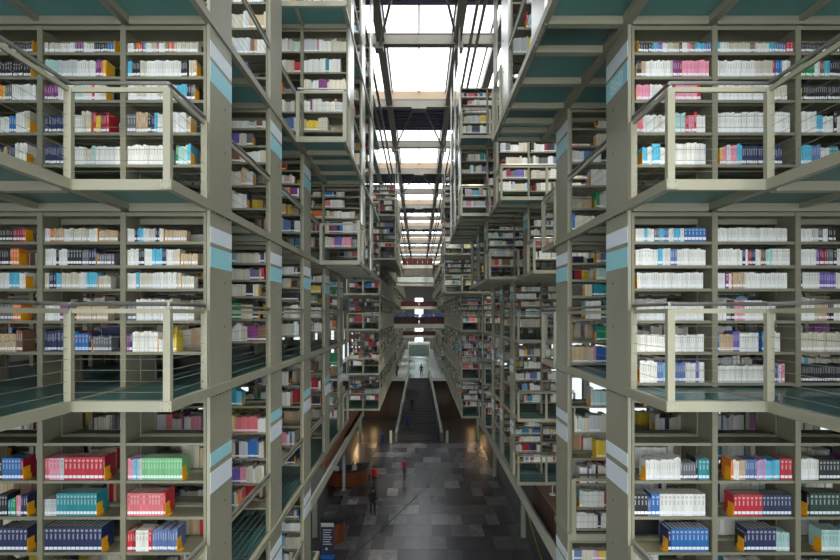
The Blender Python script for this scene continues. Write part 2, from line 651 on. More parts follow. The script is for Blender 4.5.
# ------------------------------------------------------------------ railings
def railing(pts, z, label, detail=2, group=None, posts=True, plates=False):
    """pts: plan polyline (x, y); posts, a tube handrail, a flat rail and tension cables"""
    o = root('railing', (pts[0][0], pts[0][1], z), label, 'railing', group)
    H = 0.96
    stops = []
    for i, (a, b) in enumerate(zip(pts, pts[1:])):
        L = math.hypot(b[0] - a[0], b[1] - a[1])
        n = max(1, round(L / 1.15))
        for j in range(n):
            stops.append((a[0] + (b[0] - a[0]) * j / n, a[1] + (b[1] - a[1]) * j / n))
    stops.append(pts[-1])
    if detail >= 2:
        for i, (x, y) in enumerate(stops if posts else []):
            m = MB()
            r = 0.036
            m.box(x - r, x + r, y - r * 0.8, y + r * 0.8, z - 0.09, z + H - 0.06)
            po = build('post', m, 'rail_paint', o, (x, y, z))
            if plates and i < 4:
                m = MB()
                m.box(x - 0.055, x + 0.055, y - 0.048, y - 0.04, z - 0.105, z - 0.01)
                for bx_ in (-0.035, 0.035):
                    for bz in (-0.085, -0.03):
                        m.bar((x + bx_, y - 0.056, z + bz), (x + bx_, y - 0.045, z + bz), 0.009, 6)
                build('bolt_plate', m, 'rail_paint', po)
        m = MB()
        for a, b in zip(pts, pts[1:]):
            m.bar((*a, z + H), (*b, z + H), 0.02, 8)
        build('handrail', m, 'rail_metal', o)
        m = MB()
        for a, b in zip(pts, pts[1:]):
            m.flat((*a, z + H - 0.07), (*b, z + H - 0.07), 0.03, 0.045)
        build('flat_rail', m, 'rail_paint', o)
        for c in range(7):
            zz = z + 0.08 + c * 0.11
            m = MB()
            for a, b in zip(pts, pts[1:]):
                m.bar((*a, zz), (*b, zz), 0.0028, 4)
            build('cable', m, 'cable_metal', o)
    else:
        m = MB()
        for (x, y) in stops:
            m.box(x - 0.034, x + 0.034, y - 0.03, y + 0.03, z - 0.09, z + H - 0.06)
        build('posts', m, 'rail_paint', o)['kind'] = 'stuff'
        m = MB()
        for a, b in zip(pts, pts[1:]):
            m.flat((*a, z + H - 0.03), (*b, z + H - 0.03), 0.035, 0.06)
        build('handrail', m, 'rail_paint', o)
    return o

# ------------------------------------------------------------------ bookcases
CASE_MESH = {}
CASE_STOCK = MB()

def case_mesh(key, fn):
    if key not in CASE_MESH:
        CASE_MESH[key] = fn()
    return CASE_MESH[key]

def shelf_fn(w):
    def f():
        m = MB()
        m.box(0.012, w - 0.012, 0.012, 0.30, -0.012, 0)
        m.box(0.012, w - 0.012, 0.0, 0.012, -0.034, 0)
        m.box(0.012, w - 0.012, 0.30, 0.312, -0.012, 0.03)
        m.box(0.012, w - 0.012, 0.368, 0.38, -0.012, 0.03)
        m.box(0.012, w - 0.012, 0.38, 0.668, -0.012, 0)
        m.box(0.012, w - 0.012, 0.668, 0.68, -0.034, 0)
        return m.mesh('shelf', 'shelf_paint')
    return f

def upright_fn(h):
    def f():
        m = MB()
        m.box(-0.016, 0.016, -0.012, 0.025, 0, h)
        m.box(-0.016, 0.016, 0.655, 0.692, 0, h)
        m.box(-0.008, 0.008, 0.025, 0.30, 0, h)
        m.box(-0.008, 0.008, 0.38, 0.655, 0, h)
        m.box(-0.02, 0.02, 0.31, 0.37, 0, h)
        return m.mesh('upright', 'shelf_paint')
    return f

def header_fn(w):
    def f():
        m = MB()
        m.box(0.012, w - 0.012, 0.0, 0.03, -0.045, 0)
        m.box(0.012, w - 0.012, 0.65, 0.68, -0.045, 0)
        m.box(0.012, w - 0.012, 0.03, 0.65, -0.02, 0)
        m.box(0.012, w - 0.012, 0.29, 0.39, -0.09, -0.02)
        return m.mesh('top_channel', 'shelf_paint')
    return f

def whole_case_fn(w, h, shs):
    def f():
        m = MB()
        for x in (0.0, w):
            for ya in (0.0, 0.64):
                m.box(x - 0.02, x + 0.02, ya, ya + 0.04, 0, h)
        for s in shs:
            m.box(0.022, w - 0.022, 0, 0.68, s - 0.034, s)
        m.box(0.022, w - 0.022, 0.0, 0.68, h - 0.14, h)
        return m.mesh('bookcase', 'shelf_paint')
    return f

def bookcase(sx, x, y, k, shelves, label, detail=2, group=None):
    """x is the edge nearest the aisle (positive); the case reaches CW outwards"""
    z = LV[k]
    h = height(k) - 0.14
    xl = x if sx > 0 else -(x + CW)
    if detail == 0 or (detail == 1 and y > 38):
        m = CASE_STOCK
        for xx in (xl, xl + CW):
            for ya in (0.0, 0.64):
                m.box(xx - 0.022, xx + 0.022, y + ya, y + ya + 0.04, z, z + h)
        for s in shelves:
            m.box(xl + 0.022, xl + CW - 0.022, y, y + 0.68, z + s - 0.034, z + s)
        m.box(xl + 0.022, xl + CW - 0.022, y, y + 0.68, z + h - 0.14, z + h)
        return None
    if detail < 2:
        o = bpy.data.objects.new('bookcase', case_mesh(('w', h > 2.4, tuple(shelves)), whole_case_fn(CW, h, shelves)))
        COL.objects.link(o)
        o.location = (xl, y, z + ZC)
        tag(o, label, 'bookcase', group)
        return o
    o = root('bookcase', (xl + CW / 2, y + 0.34, z), label, 'bookcase', group)
    up = case_mesh(('u', h > 2.4), upright_fn(h))
    part_from_mesh('upright', up, o, (xl + 0.016, y, z))
    part_from_mesh('upright', up, o, (xl + CW - 0.016, y, z))
    sm = case_mesh('s', shelf_fn(CW - 0.044))
    for s in shelves:
        part_from_mesh('shelf', sm, o, (xl + 0.022, y, z + s))
    part_from_mesh('top_channel', case_mesh('h', header_fn(CW - 0.044)), o, (xl + 0.022, y, z + h))
    return o

# ------------------------------------------------------------------ books
BC = {
    'w': (rgb(228, 226, 218), 'white'), 'c': (rgb(206, 198, 178), 'cream'), 'g': (rgb(196, 198, 198), 'pale grey'),
    'G': (rgb(104, 104, 110), 'grey'), 'k': (rgb(34, 34, 38), 'black'), 'n': (rgb(38, 48, 88), 'navy blue'),
    'b': (rgb(42, 108, 176), 'blue'), 'l': (rgb(92, 186, 216), 'light blue'), 't': (rgb(30, 138, 146), 'teal'),
    'e': (rgb(24, 142, 84), 'green'), 'E': (rgb(120, 190, 128), 'light green'), 'm': (rgb(176, 210, 204), 'pale mint'),
    'r': (rgb(196, 40, 52), 'red'), 'd': (rgb(150, 26, 50), 'crimson'), 'p': (rgb(232, 150, 170), 'pink'),
    's': (rgb(226, 116, 120), 'salmon'), 'u': (rgb(112, 92, 168), 'violet'), 'v': (rgb(132, 56, 122), 'purple'),
    'y': (rgb(226, 196, 60), 'yellow'), 'o': (rgb(232, 124, 50), 'orange'), 'h': (rgb(196, 168, 132), 'tan'),
    'B': (rgb(128, 92, 70), 'brown'), 'j': (rgb(94, 116, 164), 'slate blue'), 'P': (rgb(196, 160, 200), 'lilac'),
    'D': (rgb(28, 62, 50), 'dark green'), 'q': (rgb(214, 40, 96), 'magenta')}
PAGE = rgb(212, 208, 196)
WHITE = rgb(236, 238, 240)
BOOKS, BOOKENDS = [], []

def book(x, y, z, t, h, dep, code, flip=False, lab=True, lean=0.0, ctx=None):
    """x left edge, y spine plane, z shelf top; flip: spine faces +y"""
    BOOKS.append((x, y, z, t, h, dep, code, flip, lab, lean, ctx))

def parse(spec):
    out = []
    for tok in spec.split():
        if tok == '|':
            out.append(('|', 0, 0, 0))
            continue
        c = tok[0]
        fs = tok[1:].split(':')
        wd = float(fs[0]) / 100
        t = h = None
        for q in fs[1:]:
            if q[0] == 't': t = float(q[1:]) / 100
            if q[0] == 'h': h = float(q[1:]) / 100
        out.append((c, wd, t, h))
    return out

def fill_spec(sx, xl, y, z, gap, spec, ctx):
    """books of one authored shelf, left to right; xl is the shelf's left inner edge"""
    rng = random.Random(hash((round(xl, 2), round(z, 2))) & 0xffff)
    x = xl + 0.012
    xr = xl + CW - 0.05
    toks = parse(spec)
    if sx < 0 and toks and ctx[2] == 'third':
        tot = sum(t[1] for t in toks)
        x = xl + 0.45
    for c, wd, t, h in toks:
        if c == '_':
            x += wd
            continue
        if c == '|':
            BOOKENDS.append((x, y + 0.015, z, sx, ctx))
            x += 0.008
            continue
        t = t or rng.choice((0.019, 0.023, 0.027, 0.031))
        n = max(1, round(wd / t))
        t = wd / n
        hh = h or min(gap - 0.05, rng.uniform(0.2, 0.235) if gap < 0.30 else rng.uniform(0.20, 0.265))
        hh = min(hh, gap - 0.045)
        same = t > 0.033
        for i in range(n):
            if x + t > xr + 0.03:
                break
            hb = hh if same else min(gap - 0.04, hh * rng.uniform(0.93, 1.03))
            book(x, y + 0.02 + (0 if same else rng.uniform(0, 0.012)), z, t - 0.0012, hb, min(0.27, hb * 0.78), c, ctx=ctx)
            x += t

CODE_OF = {name: code for code, (_, name) in BC.items()}

def palette(weights):
    """colour name -> how often it is drawn"""
    out = []
    for name, n in weights.items():
        out += [CODE_OF[name]] * n
    return out

PAL_MIX = palette({'white': 12, 'cream': 10, 'pale grey': 4, 'black': 2, 'tan': 2, 'pale mint': 1, 'light blue': 1, 'blue': 1,
                   'navy blue': 1, 'grey': 1, 'red': 1, 'crimson': 1, 'pink': 1, 'salmon': 1, 'yellow': 1, 'orange': 1,
                   'brown': 1, 'teal': 1, 'slate blue': 1, 'violet': 1, 'purple': 1, 'green': 1})
PAL_WHITE = palette({'white': 8, 'cream': 2, 'pale grey': 2, 'pale mint': 1, 'light blue': 1, 'navy blue': 1, 'black': 1})
PAL_BROWN = palette({'cream': 4, 'tan': 2, 'brown': 1, 'white': 1, 'pale grey': 1, 'red': 1, 'navy blue': 1, 'yellow': 1})
PAL_DARK = palette({'white': 2, 'cream': 3, 'pale grey': 2, 'grey': 2, 'black': 1, 'navy blue': 1, 'brown': 1, 'crimson': 1,
                    'tan': 1, 'slate blue': 1, 'blue': 1, 'red': 1})

def fill_random(sx, xl, y, z, gap, rng, pal, coarse=1.0, flip=False, bookends=True, full=None, depth=0.68):
    w = CW - 0.06
    L = w * (full if full else rng.choice((0.55, 0.65, 0.75, 0.85, 0.95, 1.0, 1.0)))
    x0 = xl + 0.012
    x = x0 if sx < 0 else x0 + (w - L)
    end = x + L
    if bookends and L < w * 0.93:
        BOOKENDS.append((end if sx < 0 else x - 0.008, y + 0.015 if not flip else y + depth - 0.14, z, sx, None))
    c = rng.choice(pal)
    hh = rng.uniform(0.70, 0.9) * min(gap, 0.34)
    while x < end - 0.01:
        if rng.random() < 0.28:
            c = rng.choice(pal)
            hh = rng.uniform(0.66, 0.9) * min(gap, 0.34)
        t = rng.uniform(0.017, 0.042) * coarse
        t = min(t, end - x)
        h = min(gap - 0.04, hh * rng.uniform(0.94, 1.04))
        dd = min(0.25, h * 0.75)
        yy = y + 0.02 + rng.uniform(0, 0.012) if not flip else y + depth - 0.02 - dd
        book(x, yy, z, t - 0.001, h, dd, c, flip, lab=coarse < 2 and c not in 'wc')
        x += t

# authored shelves of the first bookcases: (side, gallery, case index from the column) -> shelves from the top
SPEC = {
 (-1, 1, 0): ["w7 B4 o4 r3 b3 w8 c6 r2 w8 B4 o4 r2 h4 w4 c20:h24", "l5 k10 c8 w12:h23 w16:h24 w12:h23 k8 _2 c5 h4 |", "w10 c12 w14 c12 r2 w8 l12 k5 G5 |", "G10 h14 k4 n4 l4 w6 r3 w24:h25 c6 |", "w46 m5 _6 e3 m11 l4 |"],
 (-1, 1, 1): ["w4 k1 c13 w18 v10 w12 k16 b9 |", "m16:h22 g22:h22 w22 v7:h24 s2 y4 |", "v16 w18 m12 w10 r3 w8 c6 |", "n28:t2 w16 c11 | _2 r3 y5 d7 r3", "n24:t2 l4 w20 c8 m4 w30"],
 (-1, 1, 2): ["r4 w6 k30 |", "k38:h19 |", "o4 y3 G8 w28", "w12 b8 w10 c7 |", "n6 y3 n10 w14 |"],
 (-1, 0, 0): ["w8 k3 b2 l6 w6 c8 n5 w5 | h26:h14", "w13 k7 w9 l12:h21 n5 w7 c9 | h20:h14", "w10 l4 c16 w27 c7 | c14:h15", "G10 w8 w26 c9 | w18:h18 c7", "v3 n3 w30:h24 | w18:h15 y3"],
 (-1, 0, 1): ["w6 o5 h12 w8 c22 w10 | h22:h14", "w13 n4 w10 k17 G8 n9 | G20:h14", "c5 n8 l6 c22 w8 l14 | c14:h15", "w18 v10 n6 k4 | h36:h18", "n24:t2.4 l4 b24:t4 n4 | G22:h19"],
 (-1, 0, 2): ["k16 d11 r5 |", "k14:h20 o10:h20 |", "w12 l12 w8 |", "G16:h20 o10:h23 |", "h20 B8"],
 (-1, -1, 0): ["", "p7:h25 l4:h25 g6:h25 E48:t3.4:h26 |", "s43:t3.6:h27 r2:h28 |", "r6:t3:h24 d4:h24 w15:t3.8:h25 r4:h25 j30:t3:h26 |", "j40:t4 w10 |"],
 (-1, -1, 1): ["", "s6:t4:h26 p12:t4:h26 g5:t5:h26 r46:t5.1:h27 d2:h27 |", "g14:t3.5:h20 t48:t4:h27 |", "n68:t5.2:h29 |", "w40:t4 c10 |"],
 (-1, -1, 2): ["", "k4 b22:t4:h26 d3 |", "k10 t6 e4 p6:t3 n8 |", "n34:t5:h28 |", "k20 |"],
 (1, 1, 0): ["_5 | k18:t3 l5 u6 w6 c8 h6 k3 w6 p4 B6 l10 j8", "_3 | k6 h5 w28 c4 v8:h22 d3 p32:t2", "_3 | p16 w15 r3 w8 d4 p26 r4", "_3 | s8 w18 c4 w8 m20:h24 r4 p6 r3 w10", "_10 | l6 w5 l10 w10 m8 w36"],
 (1, 1, 1): ["| l4 w10 c26 B6 w16 l6 j14:t3 r8:t4:h24", "| w46 c20 r3 b8 w10", "w70 c14", "w88", "_4 | y2 p6 w4 p8 l6 n48:t2.6:h23"],
 (1, 1, 2): ["k60", "_2 | e16 w6 B6 l6 k20", "_2 | k46:t2.4", "_2 | w18 l8 w12 k4 w8", "l16 j10 w10 t10 k20"],
 (1, 0, 0): ["_2 | w10 l4 w8 G6 l5 j6 w6 l8 w4 b26:t4:h21", "_2 | w26 l6 w9:h26 j8 w34", "_4 | w78", "_3 | w80", "_3 | w80", "_7 | w20 j8 l8 j18 w12 u4 w6"],
 (1, 0, 1): ["| w84:h21", "w31 n4 w3 r3 n6 w6 B6 m8 w20", "| w10 v4 w3 o2 h14 w50", "w12:h23 G6 k4 p12 w20 w16:h20", "b4 h16 u8 w22 _4 b12:h24 w10", "w66 G4 u4 w3 p4"],
 (1, 0, 2): ["| w14 c8 G6 w6 k9", "| w20 u4 d8 G8 k4 w10", "k4 w20 u20 w10", "| w18 h14 r3 k6 w8", "| c64:t3:h23", "k80:t2"],
 (1, -1, 0): ["", "_14 | w33:t3 w8:h27 G18:t3 k3:h27 t13:t4:h25", "k17:t4:h26 j4 b10:t4:h26 w54:t4.8:h26", "_40 | n4:h26 b44:t5:h27", "_50 | n30:t4"],
 (1, -1, 1): ["", "_17 | o3 w6 h8 j13 P11 l17 r14:t4.6", "_20 | r4 r30:t5.2:h25 n34:t4.2:h25", "_32 | k3 n35:t5:h27 m16", "_20 | w40"],
 (1, -1, 2): ["", "w24:t3:h25 k28:t4:h24 v8:h26 p6 w10", "_9 | k3 D40:t5:h27", "_26 | m24:t4 w8 l10:h24", "w50"],
}
CASEW = ['first', 'second', 'third', 'fourth', 'fifth']

# ------------------------------------------------------------------ modules of stacks
def rowname(i):
    return ORD[i] + ' row'

def fill_case(sx, x, y, k, shelves, rng, coarse, pal, skip_base, back=True, ctx=None, dens=0.93):
    z = LV[k]
    h = height(k) - 0.14
    xl = (x if sx > 0 else -(x + CW)) + 0.022
    tops = list(shelves[1:]) + [h - 0.10]
    for s, nx in zip(shelves, tops):
        gap = nx - s - 0.034
        if s < 0.1 and skip_base:
            continue
        if rng.random() < dens:
            fill_random(sx, xl, y, z + s, gap, rng, pal, coarse, full=1.0 if s < 0.1 else None)
        if back and (s < 0.1 or rng.random() < 0.6):
            fill_random(-sx, xl, y, z + s, gap, rng, PAL_BROWN, max(coarse, 1.6), flip=True, bookends=False)

# ---------- first rows, both sides
def near_first_row(sx):
    rng = random.Random(31 + sx)
    y = 5.9
    for k in (-1, 0, 1):
        shelves = SH_T if k in TALL else (SH_U if k == 1 else SH_N)
        for ci in range(4):
            x = XA + 0.042 + CW * ci
            base = [s for s in shelves if not (sx < 0 and k >= 0 and s < 0.1)]
            bookcase(sx, x, y, k, base, 'open steel bookcase, %s from the banded column, first row, %s, %s' % (CASEW[ci], GAL[k], SIDE[sx]))
            xl = (x if sx > 0 else -(x + CW)) + 0.022
            top_down = list(reversed(base))
            hz = height(k) - 0.14
            for si, s in enumerate(top_down):
                nxt = top_down[si - 1] if si > 0 else hz - 0.1
                gap = nxt - s - 0.034
                sp = SPEC.get((sx, k, ci))
                ctx = (sx, k, CASEW[ci], si)
                if sp is not None and si < len(sp):
                    if sp[si]:
                        fill_spec(sx, xl, y, LV[k] + s, gap, sp[si], ctx)
                elif ci == 3:
                    fill_random(sx, xl, y, LV[k] + s, gap, rng, PAL_MIX)
                if rng.random() < 0.72 and not (sx > 0 and k == 1) and not (k == -1 and si == 0):
                    fill_random(-sx, xl, y, LV[k] + s, gap, rng, PAL_BROWN if sx < 0 else PAL_WHITE, 1.3, flip=True, bookends=False)
near_first_row(-1)
near_first_row(1)

def rest_rows(sx, name, items, detail, coarse, pal, seed, back=True, group=None, skip_base_p=0.4, dens=0.98):
    """items: (row word, y, level, aisle edge x, number of cases)"""
    rng = random.Random(seed)
    for rw, y, k, x, nc in items:
        shelves = SH_T if k in TALL else (SH_U if k == 1 else SH_N)
        if skip_base_p > 0:
            shelves = shelves[1:]
        for ci in range(nc):
            xx = x + 0.042 + CW * ci
            if detail >= 2:
                lab = 'open steel bookcase, %s from the aisle, %s, %s, %s' % (CASEW[ci], rw, GAL[k], SIDE[sx])
                bookcase(sx, xx, y, k, shelves, lab, 2)
            else:
                lab = 'distant open steel bookcase in %s, %s, %s' % (rw, GAL[k], SIDE[sx])
                bookcase(sx, xx, y, k, shelves, lab, 1, group='distant bookcases %s %s %s' % (name, GAL[k], SIDE[sx]))
            fill_case(sx, xx, y, k, shelves, rng, coarse, pal, False, back=back, dens=dens)

RL = [5.9 + 2.4 * i for i in range(5)]
# reception side, near stack
items = []
for i, y in enumerate(RL):
    for k in (-2, -1, 0, 1, 2, 3):
        if i == 0 and k in (-1, 0, 1):
            continue
        if i == 0 and k >= 2:
            continue
        if k == -2 and i > 2:
            continue
        ext = (k == 1 and i >= 3) or (k >= 2 and i >= 2)
        if k == 3 and i < 2:
            continue
        items.append((rowname(i), y, k, XE if ext else XA, 5 if i in (1, 2) and k in (-1, 0, 1) else 3 if ext else 2))
rest_rows(-1, 'near', items, 2, 1.0, PAL_MIX, 5)
# counter side, near stack
items = []
for i, y in enumerate(RL[:2]):
    for k in (-2, -1, 0, 1, 2):
        if i == 0 and k in (-1, 0, 1):
            continue
        if k == -2 and i == 0:
            continue
        items.append((rowname(i), y, k, XE if k == 2 else XA, 3 if k in (-2, 2) else 5 if k >= 0 else 4))
rest_rows(1, 'near', items, 2, 1.0, PAL_MIX + PAL_WHITE, 6, skip_base_p=0.0)
# counter side, middle stack
RM = [15.9, 18.3, 20.7, 23.1]
items = []
for i, y in enumerate(RM):
    for k in (-2, -1, 0, 1, 2, 3):
        if i == 0:
            if k in (1, 2):
                items.append((rowname(i + 2), y, k, XB if k == 1 else XA, 2 if k == 1 else 3))
            continue
        x = XB if k <= 0 else (XA if k == 1 else XE)
        items.append((rowname(i + 2), y, k, x, 2))
rest_rows(1, 'middle', items, 2, 1.15, PAL_MIX, 8, skip_base_p=0.6)
# counter side, far stack
items = []
for k in (-2, -1, 0):
    items.append(('seventh row', 27.1, k, XB, 2))
RF = [29.5 + 2.4 * i for i in range(9)]
for i, y in enumerate(RF):
    for k in (-2, -1, 0, 1, 2, 3):
        if k == 3 and i > 4:
            continue
        items.append((ORD[min(11, 7 + i)] + ' row', y, k, XE if k >= 1 and i < 2 else XA, 2 if i < 3 else 1))
rest_rows(1, 'far', items, 1, 1.5, PAL_MIX, 9, back=False, skip_base_p=0.6)
# reception side, far stack
RLF = [31.8 + 2.4 * i for i in range(9)]
items = []
for i, y in enumerate(RLF):
    for k in (-2, -1, 0, 1, 2, 3):
        if k == 3 and i > 4:
            continue
        items.append((ORD[min(11, 5 + i)] + ' row', y, k, XE if k >= 2 and i < 4 else XA, 2 if i < 2 else 1))
rest_rows(-1, 'far', items, 1, 2.0, PAL_DARK, 10, back=False, skip_base_p=0.6, dens=0.8)
# deepest stacks
RFF = [66 + 7.2 * i for i in range(6)]
for sx in (-1, 1):
    items = []
    for i, y in enumerate(RFF):
        for k in (-3, -2, -1, 0, 1, 2, 3):
            items.append(('the deepest stacks', y, k, 2.9, 2))
    rest_rows(sx, 'deepest', items, 0, 3.0, PAL_MIX + PAL_DARK, 12 + sx, back=False, skip_base_p=0.6)

tag(build('bookcase_stock', CASE_STOCK, 'shelf_paint', org=(0, 60, LV[0])), 'rows of small steel bookcases deep in the hall', 'bookcases', kind='stuff')

# ------------------------------------------------------------------ columns, floors, rails of the stacks
def joists(rows, end):
    js = []
    for r in rows:
        js += [r + 0.02, r + 0.66]
    for a, b in zip(rows, rows[1:]):
        js.append((a + 0.68 + b) / 2)
    return js

def gap_rails(sx, x, rows, k, where, detail=2, tail=None, skip=()):
    for i, (a, b) in enumerate(zip(rows, rows[1:])):
        if i in skip:
            continue
        railing([(sx * (x + 0.02), a + 0.68), (sx * (x + 0.02), b)], LV[k],
                'steel cable railing between columns of %s, %s, %s' % (where[i] if isinstance(where, list) else where, GAL[k], SIDE[sx]), detail,
                group=None if detail == 2 else 'distant railings', posts=False)
    if tail:
        railing([(sx * x, rows[-1] + 0.73), (sx * x, tail - 0.04), (sx * (x + 2.0), tail - 0.04)], LV[k],
                'steel cable railing ending %s, %s, %s' % (where[-1] if isinstance(where, list) else where, GAL[k], SIDE[sx]), detail,
                group=None if detail == 2 else 'distant railings')

# reception side near stack
for i, y in enumerate(RL):
    z0 = FLOOR if i <= 2 else LV[-1] - 0.12
    z1 = ROOF if i < 2 else LV[2 if i == 2 else 1]
    column(-1, XA, y, z0, z1, 'flat steel column with white and pale blue bands, %s, reception side' % rowname(i),
           bands=[k for k in (-2, -1, 0, 1) if not (k == 1 and i >= 3) and not (k == -2 and i > 2)], bolts_at=(-1, 0, 1) if i < 3 else (0,))
    if i >= 2:
        column(-1, XE, y, LV[2 if i == 2 else 1] - 0.12, ROOF, 'pale plain steel hanger column under the skylight, %s, reception side' % rowname(i), bolts_at=(2, 3), mat='hanger_metal')
WL = ['first and second rows', 'second and third rows', 'third and fourth rows', 'fourth and fifth rows', 'past the fifth row']
for k in (-2, -1, 0, 1, 2):
    end = 12.3 if k == -2 else 17.3
    rows = RL[:3] if k == -2 else RL
    J = joists(rows, end)
    gallery(-1, XA, XB, 4.95, end, LV[k], 'glass walkway along the aisle, %s, reception side' % GAL[k], J)
    gallery(-1, XB + 0.001, 7.5, -2.0, end, LV[k], 'wide glass walkway behind the aisle walkway, %s, reception side' % GAL[k], J + [1.5, 3.2, 4.95], edges='iofb')
    if k < 2:
        railing([(-XR, 5.84), (-XR, 4.98), (-XQ, 4.98), (-XQ, 0.5)], LV[k], 'steel cable railing around the corner landing, %s, reception side' % GAL[k], plates=True)
for k in (3,):
    gallery(-1, XE, 4.4, 9.93, 18.6, LV[k], 'glass walkway high above the aisle, topmost gallery, reception side', joists(RL[2:], 18.6))
gallery(-1, XE, XA - 0.021, 12.3, 18.6, LV[1], 'jutting glass platform over the aisle, upper gallery, reception side', joists(RL[3:], 18.6))
gallery(-1, XE, XA - 0.021, 9.93, 18.6, LV[2], 'jutting glass platform over the aisle, overhead gallery, reception side', joists(RL[2:], 18.6))
railing([(-XA + 0.05, 12.34), (-XE, 12.34), (-XE, 13.05)], LV[1], 'steel cable railing on the front of the jutting platform, upper gallery, reception side')
railing([(-XA + 0.05, 9.97), (-XE, 9.97), (-XE, 10.65)], LV[2], 'steel cable railing on the front of the jutting platform, overhead gallery, reception side')
railing([(-XA - 0.6, 9.97), (-XE, 9.97), (-XE, 10.65)], LV[3], 'steel cable railing on the front platform, topmost gallery, reception side')
for k in (-2, -1, 0, 1, 2):
    n = {-2: 3, -1: 5, 0: 5, 1: 4, 2: 3}[k]
    gap_rails(-1, XA, RL[:n], k, WL, tail=17.3 if k in (-1, 0) else None)
gap_rails(-1, XE, RL[3:], 1, ['the jutting platform'])
gap_rails(-1, XE, RL[2:], 2, ['third and fourth hangers', 'fourth and fifth hangers'])
gap_rails(-1, XE, RL[2:], 3, ['third and fourth hangers', 'fourth and fifth hangers'])

# counter side near stack
for i, y in enumerate(RL[:2]):
    c = column(1, XA, y, FLOOR, LV[2] - 0.12, 'flat steel column with white and pale blue bands, %s, counter side' % rowname(i),
               bands=(-2, -1, 0, 1), bolts_at=(-1, 0, 1))
    if i == 0:
        tx = bpy.data.curves.new('band_number', 'FONT')
        tx.body = '860'
        tx.size = 0.26
        tx.align_x = 'CENTER'
        tx.extrude = 0.001
        to = bpy.data.objects.new('band_number', tx)
        COL.objects.link(to)
        dg = bpy.context.evaluated_depsgraph_get()
        me = bpy.data.meshes.new_from_object(to.evaluated_get(dg))
        bpy.data.objects.remove(to)
        me.materials.clear()
        me.materials.append(MATS['band_text'])
        pp = (XA - 0.0055, y + 0.34, LV[1] + 1.455)
        o = part_from_mesh('band_number', me, c, pp)
        o.rotation_euler = (math.pi / 2, 0, -math.pi / 2)
    column(1, XE, y, LV[2] - 0.12, ROOF, 'pale plain steel hanger column above the overhang, %s, counter side' % rowname(i), bolts_at=(2,), mat='hanger_metal')
for k in (-2, -1, 0, 1, 2):
    J = joists(RL[:2], 9.94) + [9.4]
    if k == -1:
        gallery(1, XA, XB, 4.95, 6.62, LV[k], 'glass landing before the first bookcases, bottom gallery, counter side', J)
        gallery(1, XA, XB, 8.22, 9.0, LV[k], 'glass landing at the second row, bottom gallery, counter side', J)
        railing([(XA + 0.08, 6.58), (XB - 0.02, 6.58), (XB - 0.02, 8.24), (XA + 0.08, 8.24)], LV[k], 'steel cable railing around the notch between rows, bottom gallery, counter side')
    else:
        gallery(1, XA, XB, 4.95, 9.94 if k > -1 else 9.0, LV[k], 'glass walkway along the aisle, %s, counter side' % GAL[k], J)
        gap_rails(1, XA, RL[:2], k, WL)
    gallery(1, XB + 0.001, 7.5, -2.0, 9.94 if k > -1 else 9.0, LV[k], 'wide glass walkway behind the aisle walkway, %s, counter side' % GAL[k], J + [1.5, 3.2, 4.95], edges='iofb')
    if k < 2:
        railing([(XR, 5.84), (XR, 4.98), (XQ, 4.98), (XQ, 0.5)], LV[k], 'steel cable railing around the corner landing, %s, counter side' % GAL[k], plates=True)
        if k > -1:
          railing([(XA, 9.02), (XA, 9.9), (5.4, 9.9)], LV[k], 'steel cable railing around the landing past the second row, %s, counter side' % GAL[k])
gallery(1, XE, XA - 0.021, 4.95, 9.94, LV[2], 'jutting glass platform over the aisle, overhead gallery, counter side', joists(RL[:2], 9.94) + [9.4])
gap_rails(1, XE, RL[:2], 2, ['the two hangers'])
railing([(XE, 9.02), (XE, 9.9), (XA, 9.9)], LV[2], 'steel cable railing at the end of the jutting platform, overhead gallery, counter side')

# counter side middle stack
for i, y in enumerate(RM):
    rn = rowname(i + 2)
    if i == 0:
        column(1, XB, y, LV[1] - 0.12, LV[2], 'flat steel column with pale bands, third row, upper gallery, counter side', bands=(1,))
        column(1, XA, y, LV[2] - 0.12, ROOF, 'flat steel column with pale bands, third row, overhead gallery, counter side')
    else:
        column(1, XB, y, LV[-2] - 0.12, LV[1], 'flat steel column with pale bands set back from the aisle, %s, counter side' % rn, bands=(-2, -1, 0))
        column(1, XA, y, LV[1] - 0.12, LV[2], 'flat steel column with pale bands, %s, upper gallery, counter side' % rn, bands=(1,))
        column(1, XE, y, LV[2] - 0.12, ROOF, 'pale plain steel hanger column under the skylight, %s, counter side' % rn, mat='hanger_metal')
JM = joists(RM, 24.3)
gallery(1, XA, 6.4, 14.95, 24.3, LV[2], 'glass walkway of the middle stack, overhead gallery, counter side', JM)
gallery(1, XE, XA - 0.021, 17.35, 24.3, LV[2], 'jutting glass platform of the middle stack, overhead gallery, counter side', JM)
gallery(1, XE, 4.4, 17.35, 24.3, LV[3], 'glass platform of the middle stack, topmost gallery, counter side', JM)
gallery(1, XB, 6.4, 14.95, 24.3, LV[1], 'glass walkway of the middle stack, upper gallery, counter side', JM)
gallery(1, XA, XB - 0.021, 17.35, 24.3, LV[1], 'jutting glass platform of the middle stack, upper gallery, counter side', JM)
railing([(5.2, 14.99), (XA, 14.99), (XA, 15.85)], LV[2], 'steel cable railing on the front of the third row, overhead gallery, counter side')
railing([(5.2, 14.99), (XB, 14.99), (XB, 15.85)], LV[1], 'steel cable railing on the front of the third row, upper gallery, counter side')
railing([(XA, 17.39), (XE, 17.39), (XE, 18.25)], LV[2], 'steel cable railing on the front of the fourth row, overhead gallery, counter side')
railing([(XA, 17.39), (XE, 17.39), (XE, 18.25)], LV[3], 'steel cable railing on the front of the fourth row, topmost gallery, counter side')
railing([(XB, 17.39), (XA, 17.39), (XA, 18.25)], LV[1], 'steel cable railing on the front of the fourth row, upper gallery, counter side')
